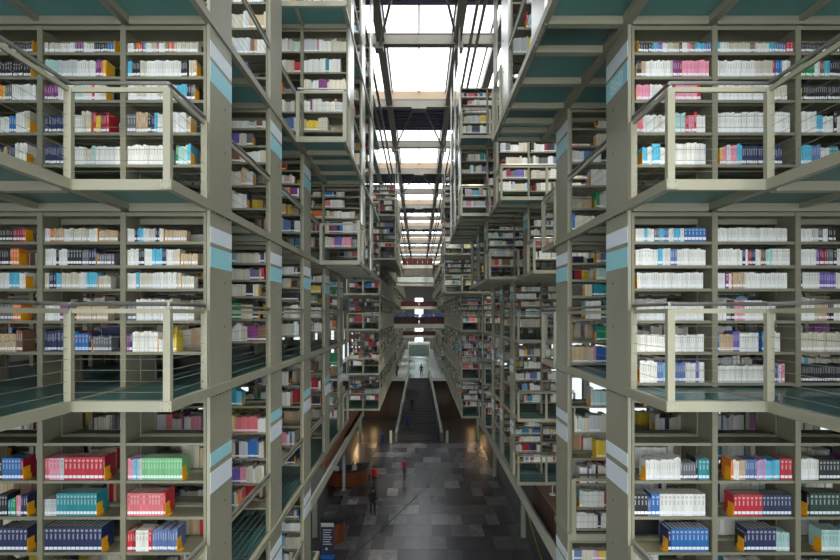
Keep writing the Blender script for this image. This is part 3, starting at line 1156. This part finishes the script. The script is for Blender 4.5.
for k in (0, -1, -2):
    gallery(1, XB, 6.4, 17.35, 24.3, LV[k], 'glass walkway of the middle stack, %s, counter side' % GAL[k], JM)
    railing([(5.4, 17.39), (XB, 17.39), (XB, 18.25)], LV[k], 'steel cable railing on the front of the fourth row, %s, counter side' % GAL[k])
    gap_rails(1, XB, RM[1:], k, ['fourth and fifth rows', 'fifth and sixth rows'])

# distant stacks
def distant(sx, rows, spec, y_end, word):
    for k, x, y0 in spec:
        gallery(sx, x, x + 3.2, y0, y_end, LV[k], 'glass walkway of the %s, %s, %s' % (word, GAL[k], SIDE[sx]), joists(rows, y_end), detail=1)
        railing([(sx * (x + 2.0), y0 + 0.04), (sx * x, y0 + 0.04), (sx * x, y_end)], LV[k], 'steel railing along the edge of the %s, %s, %s' % (word, GAL[k], SIDE[sx]), detail=1)
distant(1, RF, [(-2, XA, 28.6), (-1, XA, 28.6), (0, XA, 28.6), (1, XA, 33.4), (2, XA, 33.4), (3, XA, 33.4)], 51.2, 'far stack')
distant(1, RF[:2], [(1, XE, 28.6), (2, XE, 28.6), (3, XE, 28.6)], 33.39, 'far stack front')
distant(1, [27.1], [(-2, XB, 26.2), (-1, XB, 26.2), (0, XB, 26.2)], 28.59, 'seventh row landing')
distant(-1, RLF, [(-2, XA, 30.9), (-1, XA, 30.9), (0, XA, 30.9), (1, XA, 30.9), (2, XA, 40.4), (3, XA, 40.4)], 53.4, 'far stack')
distant(-1, RLF[:4], [(2, XE, 31.0), (3, XE, 31.0)], 40.39, 'far stack front')
for sx in (-1, 1):
    distant(sx, RFF, [(-2, 2.9, 64), (-1, 2.9, 64), (0, 2.9, 64), (1, 2.9, 64), (2, 2.9, 64), (3, 2.9, 64)], 106, 'deepest stack')
for i, y in enumerate(RF):
    column(1, XA, y, LV[-2] - 0.12, LV[1] if i < 2 else ROOF, 'slender steel column of the far stack, lower galleries, counter side', near=False, group='far stack columns counter side', bands=(-1, 0) if i < 3 else ())
    if i < 2:
      column(1, XE, y, LV[1] - 0.12, ROOF, 'slender steel hanger column of the far stack, counter side', near=False, group='far stack hangers counter side', mat='hanger_metal')
column(1, XB, 27.1, LV[-2] - 0.12, LV[1], 'slender steel column of the seventh row set back, counter side', near=False, bands=(-1, 0))
for i, y in enumerate(RLF):
    column(-1, XA, y, LV[-2] - 0.12, LV[2] if i < 4 else ROOF, 'slender steel column of the far stack, lower galleries, reception side', near=False, group='far stack columns reception side')
    if i < 4:
      column(-1, XE, y + 0.0, LV[2] - 0.12, ROOF, 'slender steel hanger column of the far stack, reception side', near=False, group='far stack hangers reception side', mat='hanger_metal')
for sx in (-1, 1):
    for y in RFF:
        column(sx, 2.9, y, LV[-3], ROOF, 'slender steel column of the deepest stack, %s' % SIDE[sx], near=False, group='deepest stack columns %s' % SIDE[sx])

# ------------------------------------------------------------------ books and bookends become objects
def book_shape(m, t, h, d, code, rng, lab, x=0.0, y=0.0, z=0.0, flip=False, fine=True):
    c0 = BC[code][0]
    v = rng.uniform(0.86, 1.08)
    c = tuple(min(0.92, a * v) for a in c0)
    if flip:
        e = tuple(a * 0.8 + 0.1 for a in c)
        m.box(x, x + t, y, y + d, z, z + h, c, PAGE, faces='xXyYZ')
        return c
    if not fine:
        m.box(x, x + t, y, y + d, z, z + h, c, PAGE, faces='xXyZ')
        if lab:
            m.quad([(x + t * .06, y - .0008, z + .022), (x + t * .94, y - .0008, z + .022), (x + t * .94, y - .0008, z + .05), (x + t * .06, y - .0008, z + .05)], WHITE)
        return c
    e = min(0.003, t * 0.15)
    m.box(x, x + e, y + 0.004, y + d, z, z + h, c)
    m.box(x + t - e, x + t, y + 0.004, y + d, z, z + h, c)
    m.box(x, x + t, y, y + 0.004, z, z + h, c)
    m.box(x + e, x + t - e, y + 0.004, y + d - 0.005, z + 0.003, z + h - 0.005, PAGE)
    lum = sum(c)
    ink = tuple(a * 0.66 for a in c) if lum > 1.1 else tuple(min(0.9, a * 0.5 + 0.35) for a in c)
    a0, a1 = (0.52, 0.86) if t < 0.03 else (0.50, 0.72)
    k = 0.34
    m.quad([(x + t * k, y - .0006, z + h * a0), (x + t * (1 - k), y - .0006, z + h * a0), (x + t * (1 - k), y - .0006, z + h * a1), (x + t * k, y - .0006, z + h * a1)], ink)
    if t >= 0.03:
        m.quad([(x + t * .2, y - .0006, z + h * .80), (x + t * .8, y - .0006, z + h * .80), (x + t * .8, y - .0006, z + h * .9), (x + t * .2, y - .0006, z + h * .9)], ink)
    return c

def area(b):
    x, y, z, t, h, d = b[:6]
    u0, u1 = 419 + FPX * x / y, 419 + FPX * (x + t) / y
    v0, v1 = 315 - FPX * (z + h) / y, 315 - FPX * z / y
    w = max(0, min(840, u1) - max(0, u0))
    q = max(0, min(560, v1) - max(0, v0))
    return w * q

def place_books():
    rng = random.Random(3)
    order = sorted(range(len(BOOKS)), key=lambda i: -area(BOOKS[i]) if BOOKS[i][10] is not None else 0)
    solo = set(i for i in order[:300] if BOOKS[i][10] is not None and area(BOOKS[i]) > 0)
    rest = MB()
    for i, (x, y, z, t, h, d, code, flip, lab, lean, ctx) in enumerate(BOOKS):
        if i not in solo:
            book_shape(rest, t, h, d, code, rng, lab, x, y, z, flip, fine=(ctx is not None and y < 7))
            if ctx is not None and y < 7:
                rest.quad([(x + t * .05, y - .001, z + .022), (x + t * .95, y - .001, z + .022), (x + t * .95, y - .001, z + .052), (x + t * .05, y - .001, z + .052)], WHITE)
            continue
        m = MB()
        book_shape(m, t, h, d, code, rng, lab)
        sx, k, case, si = ctx
        size = 'tall thick' if t > 0.042 and h > 0.24 else 'thick' if t > 0.033 else 'tall slim' if h > 0.24 else 'slim'
        o = bpy.data.objects.new('book', m.mesh('book', 'book_cover'))
        COL.objects.link(o)
        o.location = (x, y, z + ZC)
        shelf = ORD[si] + ' shelf down'
        tag(o, '%s %s book, %s, %s bookcase from column, %s, %s' % (BC[code][1], size, shelf, case, GAL[k], SIDE[sx]), 'book',
            '%s books on the %s of the %s bookcase, %s, %s' % (BC[code][1], shelf, case, GAL[k], SIDE[sx]))
        ORG[o.name] = (x, y, z)
        lm = MB()
        lm.box(t * .05, t * .95, -.0016, -.0007, .022, .056)
        part_from_mesh('spine_label', lm.mesh('spine_label', 'label_white'), o, (x, y, z))
    o = build('book_stock', rest, 'book_cover', org=(0, 5.9, LV[0]))
    tag(o, 'countless smaller books of mixed colours packed on all the shelves', 'books', kind='stuff')
place_books()

def place_bookends():
    def shape(m, x, y, z):
        m.box(x, x + 0.003, y, y + 0.11, z, z + 0.15)
        m.box(x - 0.06, x, y + 0.004, y + 0.1, z, z + 0.0015)
    me = {}
    for s in (-1, 1):
        m = MB()
        m.box(-0.001, 0.003, 0, 0.11, 0, 0.15)
        m.box(-0.001, 0.003, 0.11, 0.13, 0, 0.05)
        m.box(-0.002, 0.045, 0.01, 0.10, 0, 0.0015) if s < 0 else m.box(-0.045, 0.002, 0.01, 0.10, 0, 0.0015)
        me[s] = m.mesh('bookend', 'bookend_orange')
    def ar(b):
        x, y, z = b[:3]
        u, v = 419 + FPX * x / y, 315 - FPX * z / y
        return 1 / y if 0 < u < 840 and 0 < v < 580 and b[4] is not None else (0.5 / y if 0 < u < 840 and 0 < v < 560 else 0)
    ends = sorted([b for b in BOOKENDS], key=lambda b: -ar(b))
    rest = MB()
    for i, (x, y, z, sx, ctx) in enumerate(ends):
        if ctx is not None and i < 260:
            o = bpy.data.objects.new('bookend', me[sx])
            COL.objects.link(o)
            o.location = (x, y, z + ZC)
            _, k, case, si = ctx
            tag(o, 'orange metal bookend, %s shelf down, %s bookcase from column, %s, %s' % (ORD[si], case, GAL[k], SIDE[sx]), 'bookend', 'orange bookends')
        elif y < 26:
            shape(rest, x, y, z)
    if rest.v:
        tag(build('bookend_stock', rest, 'bookend_orange', org=(0, 8, LV[0])), 'many small orange bookends on the shelves of the rear rows', 'bookends', kind='stuff')
place_bookends()

# ------------------------------------------------------------------ entrance level, stairs, bridges
def make_mezzanines():
    for sx, y0, y1 in ((-1, 20.5, 42.0), (1, 15.5, 41.0)):
        m = MB()
        xa, xb = sorted((sx * 4.72, sx * 13.8))
        m.box(xa, xb, y0, y1, LV[-3] - 0.3, LV[-3])
        tag(build('floor_mezzanine', m, 'concrete'), 'raised slab at entrance level, %s' % SIDE[sx], 'floor', kind='structure')
        m = MB()
        xa, xb = sorted((sx * 4.62, sx * 4.715))
        m.box(xa, xb, y0, y1, LV[-3] - 0.42, LV[-3] + 0.06)
        tag(build('edge_beam', m, 'mezz_paint'), 'long pale steel edge beam of the raised slab, %s' % SIDE[sx], 'beam', kind='structure')
    m = MB()
    m.box(-13.8, 13.8, 63.4, 117, LV[-3] - 0.35, LV[-3])
    tag(build('floor_entrance', m, 'white_stone'), 'pale stone floor at the head of the stairs', 'floor', kind='structure')
    m = MB()
    m.box(-13.8, 13.8, 63.9, 64.1, FLOOR, LV[-3] - 0.36)  # added panel, stands in for the dark floor running on under the slab
    tag(build('dark_backing', m, 'backing_brown'), 'dark brown panel added to stand in for the dark depth under the entrance floor', 'wall', kind='structure')
    for sx in (-1, 1):
        for i, y in enumerate((18.4, 30.2, 41.6, 53.6)):
            m = MB()
            m.smooth = False
            m.bar((sx * 6.3, y, FLOOR), (sx * 6.3, y, LV[-3] - 0.3 if y < 41 else LV[-2] - 0.13), 0.16, 14)
            tag(build('column', m, 'post_paint'), 'round pale green post, %s along the hall, %s' % (ORD[i], SIDE[sx]), 'column', kind='structure')
    # slatted wood parapet, reception side
    w = root('parapet', (-4.95, 33.5, LV[-3]), 'reddish wood panelled parapet along the raised slab, reception side', 'parapet')
    n = 10
    for i in range(n):
        y = 26 + 15.0 * i / n
        m = MB()
        m.box(-5.0, -4.9, y + 0.01, y + 15.0 / n - 0.01, LV[-3], LV[-3] + 1.05)
        build('panel', m, 'wood_red', w)
    m = MB()
    m.box(-5.05, -4.86, 26, 41, LV[-3] + 1.05, LV[-3] + 1.1)
    build('cap', m, 'wood_red', w)
    # service counter, counter side
    c = root('service_counter', (5.25, 19, LV[-3]), 'long wooden service counter with a pale wood top on the raised slab', 'counter')
    for i in range(5):
        y = 16.2 + 1.0 * i
        m = MB()
        m.box(4.86, 4.92, y + 0.008, y + 0.992, LV[-3], LV[-3] + 1.0)
        build('front_panel', m, 'wood_dark', c)
    for y in (16.2, 21.14):
        m = MB()
        m.box(4.92, 5.55, y, y + 0.06, LV[-3], LV[-3] + 1.0)
        build('side_panel', m, 'wood_dark', c)
    m = MB()
    m.box(4.82, 5.62, 16.15, 21.25, LV[-3] + 1.0, LV[-3] + 1.06)
    build('counter_top', m, 'wood_light', c)
    lamp = root('desk_lamp', (5.15, 19.3, LV[-3] + 1.06), 'white desk lamp with a thin stem on the wooden counter', 'lamp')
    m = MB(); m.bar((5.15, 19.3, LV[-3] + 1.06), (5.15, 19.3, LV[-3] + 1.10), 0.13, 14); build('base', m, 'white_paint', lamp)
    m = MB(); m.bar((5.15, 19.3, LV[-3] + 1.10), (5.15, 19.3, LV[-3] + 1.62), 0.018, 8); build('stem', m, 'white_paint', lamp)
    m = MB(); m.bar((5.15, 19.3, LV[-3] + 1.58), (5.15, 19.3, LV[-3] + 1.72), 0.16, 14, r2=0.09); build('shade', m, 'white_paint', lamp)
make_mezzanines()

def make_stairs():
    y0, y1, z0, z1 = 53.2, 63.4, FLOOR, LV[-3]
    hw0, hw1 = 2.25, 1.15
    s = root('staircase', (0, y0, FLOOR), 'broad dark stone staircase narrowing up to the entrance level', 'staircase')
    n = 30
    for i in range(n):
        ya, yb = y0 + (y1 - y0) * i / n, y0 + (y1 - y0) * (i + 1) / n
        z = z0 + (z1 - z0) * (i + 1) / n
        w = hw0 + (hw1 - hw0) * i / n
        m = MB()
        m.box(-w, w, ya, yb - 0.002, z - 0.19, z - 0.04)
        m.box(-w, w, ya - 0.03, yb - 0.002, z - 0.04, z)
        build('tread', m, 'stone_tread', s)
    m = MB()
    m.box(-hw1, hw1, y1, y1 + 0.1, z1 + 0.005, z1 + 0.02)
    build('nosing', m, 'yellow_tape', s)
    for sx in (-1, 1):
        b = MB()
        n0 = len(b.v)
        for (w, y, z) in ((hw0, y0 - 0.5, z0), (hw1, y1, z1)):
            for dx in (0.02, 0.30):
                for dz in (-0.3, 1.0):
                    b.v.append((sx * (w + dx), y, max(FLOOR, z + dz)))
        for q in ((0, 1, 3, 2), (4, 6, 7, 5), (0, 4, 5, 1), (2, 3, 7, 6), (1, 5, 7, 3), (0, 2, 6, 4)):
            b.f.append(tuple(n0 + i for i in q)); b.c.append(None)
        build('balustrade', b, 'balustrade_paint', s)
        m = MB()
        m.box(sx * 2.95 - 0.12, sx * 2.95 + 0.12, y0 - 0.9, y0 - 0.66, FLOOR, FLOOR + 1.25)
        build('newel', m, 'mezz_paint', s)
    # glass vestibule above the stairs
    g = root('glass_vestibule', (0, 66.3, LV[-3]), 'tall pale glass vestibule standing at the head of the stairs', 'vestibule')
    for x in (-1.35, 1.35):
        for y in (65.0, 67.6):
            m = MB(); m.box(x - 0.06, x + 0.06, y - 0.06, y + 0.06, LV[-3], LV[-3] + 4.2); build('frame_post', m, 'mezz_paint', g)
    for z in (2.3, 4.2):
        m = MB(); m.box(-1.41, 1.41, 64.94, 65.06, LV[-3] + z - 0.07, LV[-3] + z + 0.07); build('frame_rail', m, 'mezz_paint', g)
    for x0, x1, z0_, z1_ in ((-1.29, -0.45, 0, 2.2), (-0.43, 0.43, 0, 2.2), (0.45, 1.29, 0, 2.2), (-1.29, 0, 2.4, 4.1), (0.02, 1.29, 2.4, 4.1)):
        m = MB(); m.box(x0, x1, 64.99, 65.01, LV[-3] + z0_, LV[-3] + z1_); build('pane', m, 'green_pane', g)
    for x in (-1.35, 1.35):
        m = MB(); m.box(x - 0.01, x + 0.01, 65.06, 67.54, LV[-3], LV[-3] + 4.1); build('pane', m, 'green_pane', g)
    m = MB(); m.box(-1.41, 1.41, 64.94, 67.66, LV[-3] + 4.27, LV[-3] + 4.4); build('roof', m, 'white_paint', g)
    m = MB(); m.box(-1.3, 1.3, 67.55, 67.6, LV[-3] + 2.4, LV[-3] + 4.1); build('back_panel', m, 'white_paint', g)
make_stairs()

def bridge(y, x0, x1, k, red, depth, label, bright=False):
    b = root('bridge', ((x0 + x1) / 2, y, LV[k] - 0.4), label, 'bridge')
    m = MB(); m.box(x0, x1, y, y + depth, LV[k] - 0.42, LV[k]); build('deck', m, 'white_paint' if bright else 'mezz_paint', b)
    n = 6
    for i in range(n):
        a, c = x0 + (x1 - x0) * i / n, x0 + (x1 - x0) * (i + 1) / n
        m = MB(); m.box(a + 0.008, c - 0.008, y, y + 0.06, LV[k] + 0.0, LV[k] + red); build('parapet_panel', m, 'bridge_red', b)
    m = MB(); m.box(x0, x1, y - 0.02, y + 0.1, LV[k] + red, LV[k] + red + 0.05); build('cap_rail', m, 'bridge_red', b)
    return b
bridge(48.0, -2.43, 2.43, 0, 0.64, 3.0, 'dark red bridge with panelled parapet crossing the hall, middle gallery')
hb = bridge(62.5, -2.1, 1.7, 3, 0.8, 2.5, 'dark red bridge high across the hall under the skylights')
m = MB(); m.box(-2.1, 1.7, 62.55, 65.0, LV[3] - 1.35, LV[3] - 0.43); build('under_beam', m, 'roof_beam', hb)
bridge(78.0, -2.85, 2.85, 1, 0.7, 2.5, 'dark red bridge deep in the hall, upper gallery')
bridge(88.0, -2.85, 2.85, -1, 0.7, 2.5, 'dark red bridge deep in the hall, bottom gallery')
bq = root('bridge', (-0.3, 51.0, LV[2] - 0.4), 'pale white bridge with open rail crossing the hall, overhead gallery', 'bridge')
m = MB(); m.box(-2.2, 1.46, 50.0, 52.0, LV[2] - 0.28, LV[2] + 0.25); build('deck', m, 'white_paint', bq)
m = MB(); m.box(-2.2, 1.46, 50.1, 52.0, LV[2] - 0.6, LV[2] - 0.29); build('under_beam', m, 'mezz_paint', bq)
for i, x in enumerate((-2.1, -1.5, -0.9, -0.2, 0.4, 1.0, 1.7, 2.1)):
    t = root('monitor', (x, 48.35, LV[0] + 0.59), 'small blue computer screen glowing on the dark red bridge', 'monitor', 'computer screens on the red bridge')
    m = MB(); m.box(x - 0.22, x + 0.22, 48.33, 48.37, LV[0] + 0.70, LV[0] + 0.95); build('screen', m, 'screen_blue', t)
    m = MB(); m.box(x - 0.05, x + 0.05, 48.34, 48.42, LV[0] + 0.59, LV[0] + 0.70); build('stand', m, 'dark_plastic', t)
d = root('desk', (0, 48.5, LV[0]), 'long work desk along the parapet of the dark red bridge', 'desk')
m = MB(); m.box(-2.35, 2.35, 48.1, 48.8, LV[0] + 0.55, LV[0] + 0.59); build('desk_top', m, 'wood_light', d)
for x in (-2.2, -0.75, 0.75, 2.2):
    m = MB(); m.box(x - 0.03, x + 0.03, 48.4, 48.5, LV[0], LV[0] + 0.55); build('leg', m, 'dark_plastic', d)

# ------------------------------------------------------------------ hall furniture
def curved_desk(cx, cy, r, h, a0, a1, label, n=22):
    o = root('reception_desk', (cx, cy, FLOOR), label, 'desk')
    for i in range(n):
        p, q = a0 + (a1 - a0) * i / n + 0.006, a0 + (a1 - a0) * (i + 1) / n - 0.006
        m = MB()
        b = len(m.v)
        for ang in (p, q):
            for rr in (r - 0.06, r):
                for z in (FLOOR, FLOOR + h):
                    m.v.append((cx + rr * math.cos(ang), cy + rr * math.sin(ang), z))
        for f in ((0, 1, 3, 2), (4, 6, 7, 5), (0, 4, 5, 1), (2, 3, 7, 6), (1, 5, 7, 3), (0, 2, 6, 4)):
            m.f.append(tuple(b + k for k in f)); m.c.append(None)
        build('slat', m, 'wood_red', o)
    m = MB()
    for i in range(n):
        p, q = a0 + (a1 - a0) * i / n, a0 + (a1 - a0) * (i + 1) / n
        b = len(m.v)
        for ang in (p, q):
            for rr in (r - 0.55, r + 0.04):
                for z in (FLOOR + h, FLOOR + h + 0.05):
                    m.v.append((cx + rr * math.cos(ang), cy + rr * math.sin(ang), z))
        for f in ((0, 1, 3, 2), (4, 6, 7, 5), (0, 4, 5, 1), (2, 3, 7, 6), (1, 5, 7, 3), (0, 2, 6, 4)):
            m.f.append(tuple(b + k for k in f)); m.c.append(None)
    build('desk_top', m, 'dark_plastic', o)
    return o
curved_desk(-5.85, 40.6, 1.75, 1.12, math.radians(160), math.radians(390), 'curved reception desk clad in reddish wood slats on the stone floor')
curved_desk(-5.15, 29.9, 0.72, 1.15, math.radians(170), math.radians(400), 'small round wooden desk behind the dark banner stand', 12)
# things on the reception desk
for i, (dx, dy, s, mt, nm, lab, cat) in enumerate(((-0.6, -1.3, .3, 'paper_white', 'paper_stack', 'stack of white paper on the curved reception desk', 'paper'),
                                 (0.75, -1.1, .32, 'paper_white', 'leaflet_box', 'white leaflet box on the curved reception desk', 'box'))):
    r = root(nm, (-5.85 + dx, 40.6 + dy, FLOOR + 1.17), lab, cat)
    m = MB(); m.box(-5.85 + dx - s / 2, -5.85 + dx + s / 2, 40.6 + dy - .15, 40.6 + dy + .12, FLOOR + 1.17, FLOOR + 1.17 + s); build('body', m, mt, r)
    m = MB(); m.box(-5.85 + dx - s / 2 - .02, -5.85 + dx + s / 2 + .02, 40.6 + dy - .17, 40.6 + dy + .14, FLOOR + 1.17 + s, FLOOR + 1.2 + s); build('top', m, 'label_white', r)
for i, (dx, dy) in enumerate(((0.35, -1.35), (1.1, -0.8))):
    r = root('monitor', (-5.85 + dx, 40.6 + dy, FLOOR + 1.17), 'black computer monitor on the curved reception desk', 'monitor', 'monitors on the reception desk')
    m = MB(); m.box(-5.85 + dx - .25, -5.85 + dx + .25, 40.6 + dy - .02, 40.6 + dy + .03, FLOOR + 1.3, FLOOR + 1.62); build('screen', m, 'dark_plastic', r)
    m = MB(); m.box(-5.85 + dx - .06, -5.85 + dx + .06, 40.6 + dy, 40.6 + dy + .06, FLOOR + 1.17, FLOOR + 1.3); build('stand', m, 'dark_plastic', r)
# banner stands
b = root('banner_stand', (-5.05, 27.6, FLOOR), 'dark blue roll-up banner stand with a bright blue foot', 'banner')
m = MB(); m.box(-5.42, -4.68, 27.5, 27.7, FLOOR, FLOOR + 0.16); build('foot', m, 'banner_blue', b)
m = MB(); m.box(-5.4, -4.7, 27.58, 27.60, FLOOR + 0.16, FLOOR + 1.95); build('sheet', m, 'banner_dark', b)
m = MB(); m.box(-5.4, -4.7, 27.565, 27.578, FLOOR + 1.72, FLOOR + 1.93); build('title_strip', m, 'paper_white', b)
for i in range(7):
    m = MB(); m.box(-5.3, -4.8 - 0.05 * (i % 3), 27.568, 27.578, FLOOR + 1.52 - i * 0.13, FLOOR + 1.56 - i * 0.13); build('text_line', m, 'label_white', b)
m = MB(); m.bar((-5.1, 27.578, FLOOR + 0.5), (-5.1, 27.566, FLOOR + 0.5), 0.07, 14); build('emblem', m, 'label_white', b)
b = root('banner_stand', (-5.75, 38.2, FLOOR), 'narrow white banner stand turned edge-on before the reception desk', 'banner')
m = MB(); m.box(-5.98, -5.5, 38.0, 38.4, FLOOR, FLOOR + 0.06); build('foot', m, 'rail_metal', b)
m = MB(); m.box(-5.80, -5.66, 37.9, 38.5, FLOOR + 0.06, FLOOR + 2.6); build('sheet', m, 'paper_white', b)

# warm floor lamps standing behind the galleries
for i, (x, y) in enumerate(((6.6, 62.5), (7.6, 59.0), (-7.0, 55.7), (-7.2, 61.0), (-5.6, 62.5))):
    l = root('floor_lamp', (x, y, FLOOR), 'warm glowing floor lamp on a thin pole near the stairs', 'lamp', 'warm floor lamps')
    m = MB(); m.bar((x, y, FLOOR), (x, y, FLOOR + 0.04), 0.2, 12); build('base', m, 'dark_plastic', l)
    m = MB(); m.bar((x, y, FLOOR + 0.04), (x, y, FLOOR + 2.05), 0.02, 6); build('pole', m, 'dark_plastic', l)
    m = MB(); m.bar((x, y, FLOOR + 2.0), (x, y, FLOOR + 2.35), 0.15, 10, r2=0.1); build('shade', m, 'lamp_warm', l)

# ------------------------------------------------------------------ people
def person(x, y, z, ang, top, legs, hair, label, h=1.68, stride=0.2, seated=False, skin=rgb(178, 130, 104)):
    """one continuous skinned body; clothing colours by body zone; hair is a child"""
    s = h / 1.70
    V = [((0, 0, .95), .135), ((0, 0, 1.12), .125), ((0, .0, 1.34), .145), ((0, 0, 1.46), .06), ((0, -.01, 1.53), .062), ((0, -.02, 1.62), .095), ((0, -.015, 1.68), .07)]
    E = [(0, 1), (1, 2), (2, 3), (3, 4), (4, 5), (5, 6)]
    def chain(at, pts):
        prev = at
        for p, r in pts:
            V.append((p, r)); E.append((prev, len(V) - 1)); prev = len(V) - 1
    for sd in (-1, 1):
        st = stride * sd
        if seated:
            chain(0, [((sd * .10, -.05, .92), .095), ((sd * .11, -.45, .93), .07), ((sd * .11, -.47, .52), .05), ((sd * .11, -.60, .48), .04)])
        else:
            chain(0, [((sd * .095, -st * .1, .88), .092), ((sd * .10, -st * .7, .50), .062), ((sd * .10, -st * .8 + (0.12 if st < 0 else 0), .09), .045), ((sd * .11, -st * .8 - .14, .045), .04)])
        chain(2, [((sd * .185, 0, 1.37), .062), ((sd * .235, .02 + st * .3, 1.10), .046), ((sd * .225, -.06 + st * .8, .87), .033), ((sd * .215, -.09 + st * .9, .78), .036)])
    me = bpy.data.meshes.new('person')
    me.from_pydata([tuple(c * s for c in p) for p, r in V], E, [])
    o = bpy.data.objects.new('person', me)
    COL.objects.link(o)
    md = o.modifiers.new('skin', 'SKIN')
    for i, (p, r) in enumerate(V):
        sv = me.skin_vertices[0].data[i]
        sv.radius = (r * s, r * s)
        sv.use_root = (i == 0)
    o.modifiers.new('sub', 'SUBSURF').levels = 1
    dg = bpy.context.evaluated_depsgraph_get()
    bm = bpy.data.meshes.new_from_object(o.evaluated_get(dg))
    o.modifiers.clear()
    o.data = bm
    bpy.data.meshes.remove(me)
    at = bm.color_attributes.new('Col', 'FLOAT_COLOR', 'CORNER')
    shoe = rgb(30, 28, 30)
    for p in bm.polygons:
        c = p.center / s
        ax = abs(c.x)
        if c.z > 1.475: col = skin
        elif ax > .17 and c.z < .86 and not seated and c.z > .7: col = skin
        elif c.z < .085: col = shoe
        elif c.z < .93 and not (ax > .17 and c.z > .7): col = legs
        else: col = top
        for li in p.loop_indices:
            at.data[li].color = (*col, 1)
    bm.polygons.foreach_set('use_smooth', [True] * len(bm.polygons))
    bm.materials.clear()
    bm.materials.append(MATS['clothing'])
    o.location = (x, y, z + ZC)
    o.rotation_euler = (0, 0, ang)
    tag(o, label, 'person')
    hm = MB()
    hm.smooth = True
    cz, R = 1.655 * s, .112 * s
    rings, seg = 5, 10
    for i in range(rings + 1):
        ph = math.pi * 0.62 * i / rings
        for j in range(seg):
            t = 2 * math.pi * j / seg
            hm.v.append((R * math.sin(ph) * math.cos(t) * .92, R * math.sin(ph) * math.sin(t) + .012 * s + (0.02 * s if i == rings else 0), cz + R * math.cos(ph) * 1.05))
    for i in range(rings):
        for j in range(seg):
            a, b_ = i * seg + j, i * seg + (j + 1) % seg
            hm.f.append((a, a + seg, b_ + seg, b_)); hm.c.append(hair)
    ho = bpy.data.objects.new('hair', hm.mesh('hair', 'clothing'))
    COL.objects.link(ho)
    ho.parent = o
    return o

BLK, BRN = rgb(26, 22, 22), rgb(52, 36, 28)
person(-3.5, 38.8, FLOOR, 2.6, rgb(230, 30, 38), rgb(40, 52, 84), BLK, 'person in a bright red jacket and blue jeans walking past the reception desk')
person(-3.1, 33.6, FLOOR, 0.3, rgb(28, 28, 34), rgb(30, 32, 46), BLK, 'person in dark jacket and dark trousers walking on the stone floor', h=1.74)
person(-1.2, 40.8, FLOOR, -0.4, rgb(128, 32, 62), rgb(40, 44, 74), BRN, 'person in a maroon top striding across the open stone floor')
person(-3.65, 50.2, FLOOR, 0.2, rgb(44, 92, 158), rgb(40, 60, 104), BLK, 'person in a blue jacket walking near the foot of the stairs')
def stair_z(y):
    i = int((y - 53.2) / (10.2 / 30))
    return FLOOR + (LV[-3] - FLOOR) * (i + 1) / 30
person(-1.25, 54.6, stair_z(54.6), 3.0, rgb(44, 76, 140), rgb(34, 52, 100), BLK, 'person in blue climbing the lower steps of the staircase', stride=.1)
person(-0.8, 57.3, stair_z(57.3), 3.1, rgb(36, 44, 44), rgb(26, 26, 30), BLK, 'person in dark clothes higher on the staircase steps', stride=.1)
person(0.3, 64.2, LV[-3], 0.0, rgb(60, 44, 62), rgb(30, 30, 50), BLK, 'person standing before the glass vestibule at the head of the stairs', stride=.05)
person(-3.7, 65.0, LV[-3], 0.6, rgb(196, 34, 44), rgb(60, 40, 44), BLK, 'person in red standing on the pale floor beside the vestibule', stride=.05)
person(-2.9, 64.8, LV[-3], -0.3, rgb(24, 24, 28), rgb(24, 24, 28), BLK, 'person all in black standing on the pale floor beside the vestibule', stride=.05)
person(5.95, 19.0, LV[-3] + 0.0, 1.7, rgb(196, 30, 40), rgb(40, 40, 60), BLK, 'person in a red sweater standing behind the wooden counter', h=1.6, stride=0.04)
person(5.98, 19.9, LV[-3] + 0.0, 1.5, rgb(214, 210, 204), rgb(40, 40, 60), BRN, 'person in a pale shirt standing behind the wooden counter', h=1.6, stride=0.04)
